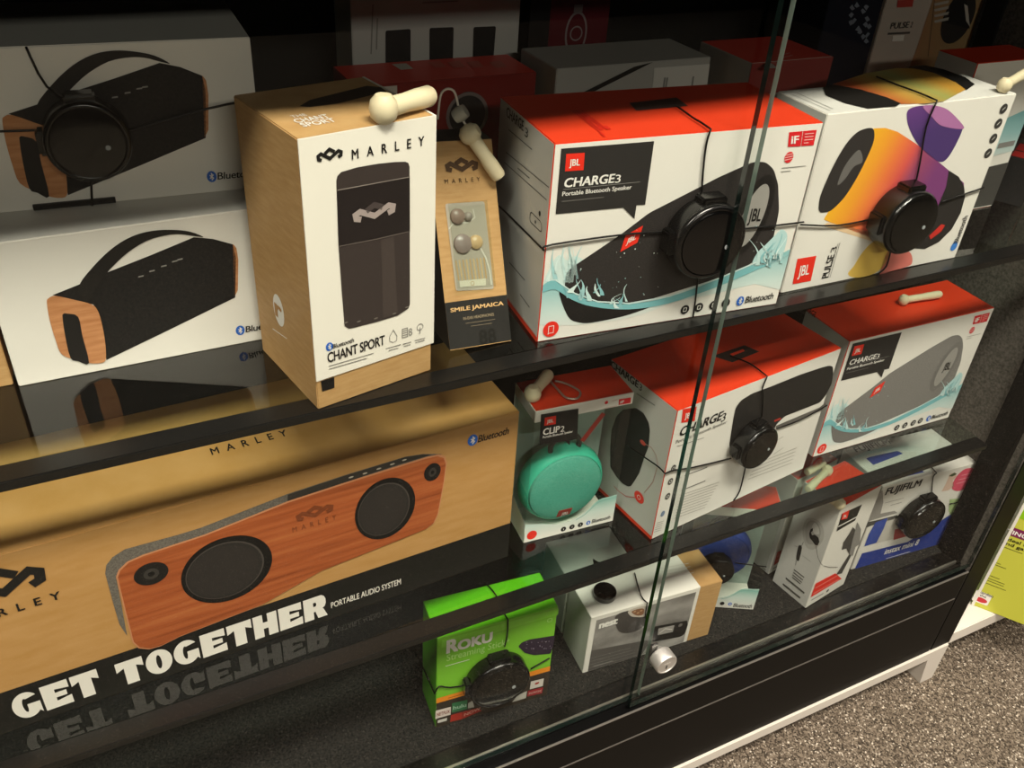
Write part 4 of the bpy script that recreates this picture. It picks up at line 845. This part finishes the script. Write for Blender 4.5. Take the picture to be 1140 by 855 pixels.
# ================================================================== DIM BACK ROW, UPPER SHELF
def plain(name, label, x, y, w, h, d, z, fm, yaw=0, cat='box'): return Box(name, label, cat, x, y, yaw, w, h, d, z, fm)
xr = on(1113, 30, 1, .222).x
RC = plain('ring_carton', 'black carton with a pale ring print, in the dark far corner of the upper shelf', xr, .222, XR - .014 - xr, .25, .025, ZU, mat('#121212', .5))
RC.ring('ring_print', 'front', (1143, 28), .021, .008, mat('#6d6d6f', .45), 1); RC.ring('ring_print', 'front', (1143, 28), .012, .002, mat('#9a9a9c', .45), 1); RC.build()
PB = plain('phone_carton', 'tall pale carton with dark phone shapes, standing at the back of the upper shelf', .250, .300, .166, .262, .05, ZU, mat('#b9b6b2', .5))
for q in (((429, 34), (457, 32), (457, 72), (429, 74)), ((478, 31), (505, 30), (504, 68), (478, 70)), ((527, 30), (552, 29), (549, 68), (526, 70))): PB.poly('phone_picture#', 'front', q, mat('#1c1c1e', .4), 1, False, .002)
PB.bars('fine_print', 'front', [((415, 5), (413, 60)), ((420, 20), (419, 55)), ((470, 3), (510, 1))], GREYINK, 1, .0012); PB.build()
RB = plain('headphone_carton', 'dark red headphone carton with a white end, behind the earbud carton', .226, .222, .170, .152, .06, ZU, {'*': mat('#7a1712', .45), 'top': mat('#d8382a', .4)})
RB.poly('white_end', 'front', [(396, 99), (442, 95), (442, 150), (396, 155)], mat('#b9b3aa', .5), 1)
RB.ell('earcup_picture', 'front', (520, 128), .018, .021, mat('#2b2625', .45), 1); RB.ring('earcup_picture', 'front', (520, 128), .019, .003, mat('#7b6f6c', .45), 2)
c = crop(380, 60, 5.18)
RB.poly('lid_label#', 'top', c((290, 62), (375, 57), (415, 88), (345, 95)), mat('#c9c2b8', .5), 1)
for x in (500, 610, 720, 850): RB.poly('lid_label#', 'top', c((x, 50), (x + 70, 42), (x + 105, 78), (x + 40, 84)), mat('#c85a4e', .5), 1)
RB.build()
GB = plain('pale_carton', 'pale grey carton with a white label, behind the splash carton on the upper shelf', .404, .200, .168, .160, .07, ZU, mat('#a9a6a1', .5))
c = crop(590, 40, 3.8)
GB.poly('label', 'front', c((525, 135), (760, 118), (745, 235), (515, 245)), mat('#cfccc6', .5), 1); GB.bars('label', 'front', [c((570, 175), (562, 225)), c((580, 175), (572, 225)), c((690, 170), (684, 210))], GREYINK, 2, .002)
GB.poly('dark_stripe', 'front', c((200, 250), (440, 130), (520, 110), (460, 140), (240, 250)), mat('#1d1c1b', .5), 1); GB.build()
DR = plain('emblem_carton', 'tall dark red carton with a pale oval emblem, at the back of the upper shelf', .428, .302, .090, .245, .06, ZU, {'*': mat('#1d1415', .5), 'front': mat('#5d1620', .45)})
DR.polyuv('dark_side', 'front', [(0, 0), (.022, 0), (.022, DR.h), (0, DR.h)], mat('#1a1516', .5), 1)
a = DR.uv('front', 641, 37); DR.ell('oval_emblem', 'front', a, .0125, .021, mat('#8d7f80', .45), 1, uv=True); DR.ell('oval_emblem', 'front', a, .0105, .0185, mat('#5d1620', .45), 2, uv=True); DR.ring('oval_emblem', 'front', a, .0065, .0014, mat('#8d7f80', .45), 3, uv=True)
DR.polyuv('oval_emblem', 'front', [(a.x - .005, a.y - .032), (a.x + .005, a.y - .032), (a.x + .005, a.y - .02), (a.x - .005, a.y - .02)], mat('#8d7f80', .45), 1); DR.polyuv('oval_emblem', 'front', [(a.x - .005, a.y + .02), (a.x + .005, a.y + .02), (a.x + .005, a.y + .027), (a.x - .005, a.y + .027)], mat('#8d7f80', .45), 1)
vtext(DR, 'front', 'JAM', (648, 52), (647, 24), (636, 52), mat('#8d7f80', .45), .0, 'oval_emblem'); DR.build()
RR = plain('red_lid_carton', 'small pale carton with a red lid, behind the gap between the two upper shelf cartons', .590, .162, .100, .163, .08, ZU, {'*': mat('#b9b2aa', .5), 'top': mat('#de463a', .4)})
c = crop(840, 0, 3.8)
RR.polyuv('red_band', 'front', [(.0, RR.h - .03), (RR.w, RR.h - .03), (RR.w, RR.h), (0, RR.h)], mat('#8d3a36', .45), 1)
RR.poly('lid_label#', 'top', c((60, 262), (100, 290), (60, 290), (45, 270)), mat('#d8ccc4', .5), 1); RR.bars('lid_label', 'top', [c((110, 235), (150, 225)), c((120, 245), (160, 235))], mat('#e0b0a8', .5), 1, .0012); RR.build()
NV = plain('navy_carton', 'dark navy carton with pale rocket lettering, at the back behind the glowing speaker carton', .762, .256, .080, .255, .06, ZU, mat('#10121f', .5))
c = crop(900, 0, 4.75)
rs = random.Random(11)
for (x, y) in ((230, 40), (225, 80), (240, 110), (225, 120), (260, 150), (290, 60), (305, 40), (300, 130), (320, 140), (270, 165), (290, 195), (305, 215), (310, 185), (255, 25), (310, 100)):
    NV.poly('pale_lettering', 'front', c((x - 14, y + rs.uniform(-8, 8)), (x + rs.uniform(-5, 5), y - 16), (x + 14, y + rs.uniform(-8, 8)), (x + rs.uniform(-6, 6), y + 15)), mat('#6f7480', .5), 1)
NV.build()
P2 = plain('glow_carton', 'dim white and orange carton with a round driver picture, back of upper shelf', .846, .256, .158, .255, .06, ZU, mat('#a79a90', .5))
gl2 = gradient('printed_dusk', (1, 0, .1), .03, .15, [(0, '#a79a90'), (.25, '#a06a52'), (.5, '#8d6a4a'), (1, '#8c7350')])
P2.polyuv('dusk_print', 'front', [(.052, .001), (P2.w, .001), (P2.w, P2.h), (.075, P2.h), (.07, .13)], gl2, 1)
P2.poly('red_square', 'front', c((470, 0), (555, -5), (548, 35), (465, 40)), mat('#a03a34', .45), 2)
P2.text('lettering', 'front', 'PULSE', *c((430, 152), (525, 145)), 7, mat('#4b4542', .5), 2, .02); P2.text('lettering', 'front', '2', *c((535, 145), (546, 143)), 6.5, mat('#4b4542', .5), 2); P2.bars('fine_print', 'front', [c((418, 178), (535, 172))], mat('#4b4542', .5), 2, .0022); P2.poly('white_sticker', 'front', c((445, 188), (505, 184), (500, 215), (440, 218)), mat('#cfc8c0', .5), 2)
a = P2.uv('front', *c((790, 95))[0]); P2.ell('driver_picture', 'front', a, .026, .029, mat('#2b2724', .45), 2, uv=True); P2.poly('driver_picture', 'front', c((760, 0), (830, 0), (850, 150), (720, 120)), mat('#1d1b1a', .45), 3); P2.poly('driver_picture', 'front', c((820, 20), (838, 30), (850, 140), (830, 110)), mat('#a9a29a', .45), 4)
for y in (10, 40, 70, 100): P2.poly('driver_picture', 'front', c((660, y + 8), (740, y - 10), (735, y + 6), (665, y + 20)), mat('#9a948c', .45), 4)
P2.stroke('fold_line', 'front', c((665, 0), (630, 300)), .0008, mat('#4b4038', .5), 2); P2.build()
CB = Box('clip_speaker_carton', 'narrow red lidded carton half hidden behind the glowing speaker carton', 'box', .8230, .1020, -.02, .1035, .1640, .0500, ZU, C3F)
CB.polyuv('wave_card', 'front', [(.0003, .055), (CB.w, .065), (CB.w, .112), (.06, .10), (.0003, .09)], gradient('printed_water_b', (0, 0, 1), .05, .112, [(0, '#e2e4de'), (.6, '#9cc8ca'), (1, '#7db4b8')]), 1)
CB.polyuv('window', 'front', [(.0003, .002), (CB.w, .002), (CB.w, .052), (.0003, .045)], mat('#4a4845', .35), 1); CB.polyuv('lettering', 'front', [(.075, .07), (.1, .071), (.1, .077), (.075, .076)], GREYINK, 2)
CB.build()
HG = Box('black_carton', 'black and red carton lying at the dark end of the upper shelf', 'box', .958, .085, .5, .062, .052, .075, ZU, {'*': mat('#1c1b1b', .5), 'top': mat('#262423', .5)})
for i, (u0, u1) in enumerate(((.004, .026), (.030, .058))): HG.polyuv('red_stripe', 'top', [(u0, .004), (u1, .004), (u1, .03), (u0, .03)], mat('#8a1f1c', .45), 1)
HG.polyuv('red_stripe', 'front', [(.004, .02), (.02, .02), (.02, .045), (.004, .045)], mat('#8a1f1c', .45), 1); HG.build()
# ================================================================== ALARMS (puck on crossed cables)
def alarm(b, face, pc, r, th, label, cables, group='alarm pucks wrapped around cartons', kind=1, lift=0.0, e=.0022):
    a = b.uv(face, *pc) if not isinstance(pc, Vector) else pc
    L0 = b.loc(face, a.x, a.y, .0018 + lift)
    rot = {'front': Matrix.Rotation(math.radians(90), 4, 'X'), 'top': Matrix.Identity(4), 'left': Matrix.Rotation(math.radians(-90), 4, 'Y')}[face]
    M = b.M @ Matrix.Translation(L0) @ rot
    root = empty('alarm_puck', M, label, 'alarm tag', group); Mi = M.inverted()
    lathe('housing', [(0, 0), (r * .9, 0), (r * .98, th * .06), (r, th * .15), (r, th * .78), (r * .985, th * .88), (r * .94, th * .95), (r * .88, th * .965), (r * .86, th * .95)], PUCK, root, 56)
    lathe('cap', [(r * .855, th * .93), (r * .84, th * .985), (r * .78, th * 1.0), (r * .3, th * 1.02), (0, th * 1.02)], PUCKCAP, root, 48)
    if kind == 1:
        boxmesh('latch', (-r * .35, r * .78, th * .1), (r * .35, r * 1.12, th * .72), PUCK, root, .0015)
        boxmesh('latch', (-r * 1.12, -r * .3, th * .1), (-r * .78, r * .3, th * .72), PUCK, root, .0015)
        lathe('status_light', [(r * .06, th * 1.0), (r * .06, th * 1.04), (0, th * 1.045)], mat('#9aa0a2', .3), root, 14, off=(r * .42, -r * .12, 0))
    for cb in cables:
        runs = [[]]; pf = None
        for f, *p in cb:
            if len(p) == 3: q = b.loc(f, *p)
            else:
                u = b.uv(f, *p); q = b.loc(f, u.x, u.y, e)
            if pf and pf[0] != f:
                k = e + .0003
                if 'left' not in (f, pf[0]): m = Vector(((pf[1].x + q.x) / 2, -k, b.h + k))
                else: m = Vector((-k, -k, (pf[1].z + q.z) / 2))
                runs[-1].append(m); runs.append([m])
            pf = (f, q); runs[-1].append(q)
        pts = []
        for r_ in runs:
            pp = crom(r_, 3, False) if len(r_) > 2 else r_
            if r_[0].y > -e * 2 and len(r_) > 2: pass
            pts += pp if not pts else pp[1:]
        lim = e
        for p_ in pts:                      # keep every point outside the carton
            if 0 < p_.x < b.w and p_.y > -lim and p_.z < b.h + lim and p_.x > 0:
                if b.h - p_.z < .004 and p_.y > .0: p_.z = b.h + lim
                elif p_.y < .004: p_.y = -lim
        tube('cable', [Mi @ (b.M @ p_) for p_ in pts], .0008, CABLE, root, 7)
    return root
def face_uv(b, face, p): u = b.uv(face, *p); return (face, u.x, u.y, .0012)
# upper shelf puck on the splash carton
alarm(CU, 'front', (775, 257), .0315, .023, 'alarm puck on the black speaker picture, upper shelf', [
    [('front', 779, 225), ('front', 781, 190), ('front', 784.5, 160), ('top', 779, 139), ('top', 772, 135), ('top', 750, 119)],
    [('front', 745, 257), ('front', 700, 259), ('front', 613, 271), ('left', 570, 240), ('left', 557, 228)],
    [('front', 820, 254), ('front', 860, 250), ('front', 893, 246)],
    [('front', 776, 302), ('front', 773, 330), ('front', 770, 352)]])
alarm(PU, 'front', (992, 237), .0300, .026, 'alarm puck on the orange and purple speaker picture', [
    [('front', 1017, 205), ('front', 1022, 180), ('front', 1029, 140), ('top', 1022, 106), ('top', 1000, 98), ('top', 975, 88)],
    [('front', 968, 243), ('front', 930, 250), ('front', 889.5, 249)],
    [('front', 1046, 224), ('front', 1075, 214), ('front', PU.w, PU.uv('front', 1075, 212).y + .001, .0022)],
    [('front', 991, 272), ('front', 985, 295), ('front', 974, 305)]])
W2p = alarm(W2, 'front', (97, 148), .0270, .020, 'alarm puck on the top strap speaker carton', [
    [('front', 88, 118), ('front', 52, 95), ('front', 29, 51)],
    [('front', 60, 143), ('front', 0, 145), ('front', -20, 146)],
    [('front', 128, 148), ('front', 230, 120), ('front', 276, 111)],
    [('front', 101, 190), ('front', 102.5, 228), ('front', 102.6, 225)]])
pl = boxmesh('strap_plate', (W2.uv('front', 38, 235).x, -.0025, .0002), (W2.uv('front', 130, 228).x, -.0002, .0042), CABLE, None, .0003)
for v in pl.data.vertices: v.co = W2p.matrix_world.inverted() @ (W2.M @ v.co)
pl.parent = W2p
alarm(CV, 'front', (831, 488), .0255, .020, 'alarm puck on the text side splash carton', [
    [('front', 846, 468), ('front', 848, 440), ('front', 847, 431), ('top', 838, 409), ('top', 826, 403), ('top', 812, 398)],
    [('front', 812, 509), ('front', 770, 519), ('front', 749, 522), ('left', 735, 519), ('left', 719, 508), ('left', 700, 495)],
    [('front', 863, 476), ('front', 890, 466), ('front', 919, 450)],
    [('front', 828, 520), ('front', 822, 545), ('front', 815, 556)]])
alarm(RK, 'front', (550, 747), .0345, .021, 'alarm puck on the bright green carton', [
    [('front', 561, 718), ('front', 564, 705), ('top', 560, 682), ('top', 552, 664), ('top', 541, 651)],
    [('front', 520, 761), ('front', 500, 763.5), ('front', 488, 762.5), ('left', 475, 747), ('left', 466, 728)],
    [('front', 590, 743), ('front', 602, 736), ('front', 611, 731)]])
alarm(NB, 'top', (672.5, 664), .0135, .009, 'small black alarm disc on top of the sleeved camera carton', [[('top', 706, 640), ('top', 713, 665), ('front', 717, 683), ('front', 719, 692)]], None, 0, .0, .0034)
alarm(FJ, 'front', (1019, 569), .0325, .020, 'alarm puck on the white and blue camera carton', [
    [('front', 1036, 546), ('front', 1037.5, 530), ('top', 1035, 520), ('top', 1031, 517)],
    [('front', 1056, 560), ('front', 1070, 557)]])
alarm(K2, 'front', K2.uv('front', 796, 627), .0215, .016, 'alarm puck on the carton with the blue speaker', [[('front', .062, .084, .0022), ('front', .102, .081, .0022)]])
# cable wound over the lid of the clip carton and the wire at the sleeved carton
def world_tube(name, label, cat, pts, r, m):
    o = Vector(pts[0]); root = tube(name, crom([Vector(p) - o for p in pts], 5, False), r, m); root.location = o; root['label'] = label; root['category'] = cat; return root
zt = ZM + K1.h
c = crop(560, 390, 5.7)
lp = [on(*p, 2, zt + .0022 + .0002 * i) for i, p in enumerate(c((300, 195), (340, 240), (400, 300), (470, 305), (490, 265), (440, 230), (380, 205), (330, 195)))]
world_tube('wire_loop', 'grey wire loop lying on the red lid of the clear fronted carton', 'wire', lp, .0011, mat('#b9a498', .3, .6))
# ================================================================== PENCIL TAGS
def pencil(label, p0, p1, z, r=.0072, shape=1, group='cream pencil tags'):
    A, B = Vector(p0), Vector(p1); d = B - A; ln = d.length
    M = Matrix.Translation(A) @ d.to_track_quat('X', 'Z').to_matrix().to_4x4()
    root = empty('pencil_tag', M, label, 'security tag', group)
    h = lathe('head', [(0, -r * 1.0), (r * .5, -r * .95), (r * .9, -r * .55), (r, 0), (r * .9, r * .55), (r * .55, r * .95), (0, r)], CREAM, root, 28)
    lathe('shank', [(0, r * .2), (r * .6, r * .3), (r * .68, r * .9), (r * .66, ln * .45), (r * .74, ln * .7), (r * .74, ln * .94), (r * .62, ln * .99), (0, ln)], CREAM, root, 24, 'x')
    lathe('pin_hole', [(r * .17, 0), (r * .17, r * .06), (0, r * .06)], mat('#4b463c', .5), root, 12, off=(r * 1.5, 0, r * .58))
    return root
zc = ZU + CH.h + .0086
pencil('cream pencil tag on top of the tall kraft carton', on(427, 121, 2, zc), on(480, 106, 2, zc - .001), zc, .0090)
a = JA.M @ JA.loc('front', *JA.uv('front', 518, 151), .009); b_ = JA.M @ JA.loc('front', *JA.uv('front', 552, 199), .007)
pt = pencil('cream pencil tag hanging over the front of the slim earbud carton', a, b_, 0, .0078)
lz = JA.M @ JA.loc('front', *JA.uv('front', 509, 128), .006)
Mi = pt.matrix_world.inverted()
tube('lanyard', crom([Mi @ a, Mi @ lz, Mi @ (lz + Vector((-.004, .004, .016))), Mi @ (lz + Vector((-.012, .008, .014))), Mi @ (lz + Vector((-.014, .01, -.006)))], 5, False), .0009, mat('#d8d0c4', .4), pt)
lathe('clear_cap', [(0, -.006), (.005, -.005), (.0062, 0), (.005, .005), (0, .006)], mat('#a9a79c', .2, 0, .5), pt, 20, off=tuple(Mi @ lz))
z_ = zt + .0082
pencil('cream pencil tag on the red lid of the clear fronted carton', on(593, 438, 2, z_), on(611, 416, 2, z_), z_, .0082)
z_ = ZM + CG.h + .0062
pencil('cream pencil tag on the red lid of the grey speaker carton', on(1006, 334, 2, z_), on(1047, 327.5, 2, z_), z_, .0062)
z_ = ZD + E1.h + .007
def e1(x, y, zz=z_): return on(x, y, 2, zz)
pencil('cream pencil tag at the near corner of the ear carton lid', e1(935, 561), e1(915, 552), z_, .0068)
pencil('middle cream pencil tag lying across the ear carton lid', e1(921, 524), e1(899, 545), z_, .0068)
pencil('rearmost cream pencil tag on the ear carton lid', e1(914, 517), e1(898, 526), z_, .0068)
z_ = ZU + PU.h + .0068
pencil('cream pencil tag on the far corner of the glowing speaker carton lid', on(1126, 96, 2, z_) + Vector((-.004, .004, 0)), on(1150, 82, 2, z_) + Vector((-.004, .004, 0)), z_, .0064)
# ================================================================== RIGHT OF THE CABINET
plank = boxmesh('low_shelf', (XR + PW + .004, -.015, .072), (1.75, .40, .098), mat('#e3ddd4', .45), None, .0015)
for x in (1.2, 1.7): boxmesh('support', (x, .02, 0), (x + .03, .38, .0715), mat('#d8d2c8', .5), plank, .001)
plank['label'] = 'low white shelf board beside the cabinet on the carpet'; plank['category'] = 'shelf'
p0, p1 = on(1081, 673, 2, .098), on(1140, 696, 2, .098); dv = (p1 - p0).normalized(); st = p0
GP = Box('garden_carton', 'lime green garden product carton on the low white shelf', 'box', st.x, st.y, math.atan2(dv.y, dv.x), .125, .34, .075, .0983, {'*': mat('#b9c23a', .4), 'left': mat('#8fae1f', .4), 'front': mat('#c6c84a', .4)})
c = crop(1040, 560, 6.11)
va = GP.uv('front', *c((520, 130))[0]).y; vb = GP.uv('front', *c((515, 175))[0]).y - .011
GP.polyuv('bright_top', 'front', [(0, va + .012), (GP.w, va + .012), (GP.w, GP.h), (0, GP.h)], mat('#8fc41a', .4), 1)
u0 = GP.uv('front', *c((505, 172))[0]); GP.polyuv('maroon_band', 'front', [(0, u0.y - .011), (GP.w, u0.y - .011), (GP.w, u0.y + .005), (0, u0.y + .005)], mat('#7a2a52', .4), 1)
GP.polyuv('white_edge', 'front', [(0, 0), (.004, 0), (.004, GP.h), (0, GP.h)], mat('#e8e6da', .4), 3)
GP.textuv('maroon_band', 'front', 'TING', (u0.x, u0.y - .0075), (.027, 0), (0, .0075), PRW, 2, .025)
def gt(s_, p, w, h, bold=.02):
    u = GP.uv('front', *c(p)[0]); GP.textuv('lettering', 'front', s_, (u.x, u.y - h), (w, 0), (0, h), mat('#2a2a12', .5), 1, bold)
gt('ideal for pots', (497, 228), .06, .0062); gt('and gardens', (472, 252), .055, .0062); gt('Garden', (303, 588), .022, .0055)
for y, x, w in ((290, 452, .03), (395, 395, .012), (410, 392, .02), (485, 360, .018), (505, 355, .026), (520, 350, .026), (540, 345, .03)):
    u = GP.uv('front', *c((x, y))[0]); GP.strokeuv('fine_print', 'front', [(u.x, u.y), (u.x + w, u.y)], .0011, mat('#6a6a2a', .5), 1)
u = GP.uv('front', *c((322, 645))[0]); GP.polyuv('red_emblem', 'front', roundpoly([(u.x - .011, u.y - .011), (u.x + .012, u.y - .011), (u.x + .012, u.y + .012), (u.x - .011, u.y + .012)], .002), PRW, 1); GP.ell('red_emblem', 'front', u + Vector((.0005, -.004)), .009, .0048, mat('#c8343c', .45), 2, uv=True); GP.textuv('red_emblem', 'front', 'the', u + Vector((-.004, .003)), (.009, 0), (0, .0045), mat('#55522a', .5), 2, .01)
GP.build()
# ================================================================== LIGHT
def area(name, loc, target, sx, sy, power, col):
    ld = bpy.data.lights.new(name, 'AREA'); ld.shape = 'RECTANGLE'; ld.size = sx; ld.size_y = sy; ld.energy = power; ld.color = col
    o = bpy.data.objects.new(name, ld); COL.objects.link(o); o.location = loc
    o.rotation_euler = (Vector(target) - Vector(loc)).to_track_quat('-Z', 'Y').to_euler(); return o
WARM = (1, .90, .77)
area('ceiling_lamp_main', (.35, -1.06, 2.85), (.35, -1.06, 0), 1.2, .42, 128, WARM)
area('ceiling_lamp_beside', (-1.5, -1.12, 2.85), (-1.5, -1.12, 0), 1.2, .42, 66, WARM)
area('ceiling_lamp_aisle', (.2, -4.6, 2.85), (.2, -4.6, 0), 1.8, .5, 125, WARM)
area('ceiling_lamp_far', (2.6, -1.12, 2.85), (2.6, -1.12, 0), 1.2, .42, 48, WARM)
w = bpy.data.worlds.new('store'); S.world = w; w.use_nodes = True
w.node_tree.nodes['Background'].inputs['Color'].default_value = (.9, .78, .64, 1); w.node_tree.nodes['Background'].inputs['Strength'].default_value = .02
S.view_settings.view_transform = 'Standard'; S.view_settings.look = 'None'; S.view_settings.gamma = 1; S.view_settings.exposure = -.12; S.view_settings.use_curve_mapping = False
try:
    S.cycles.use_denoising = True; S.cycles.max_bounces = 16; S.cycles.transparent_max_bounces = 32; S.cycles.glossy_bounces = 6
except Exception: pass
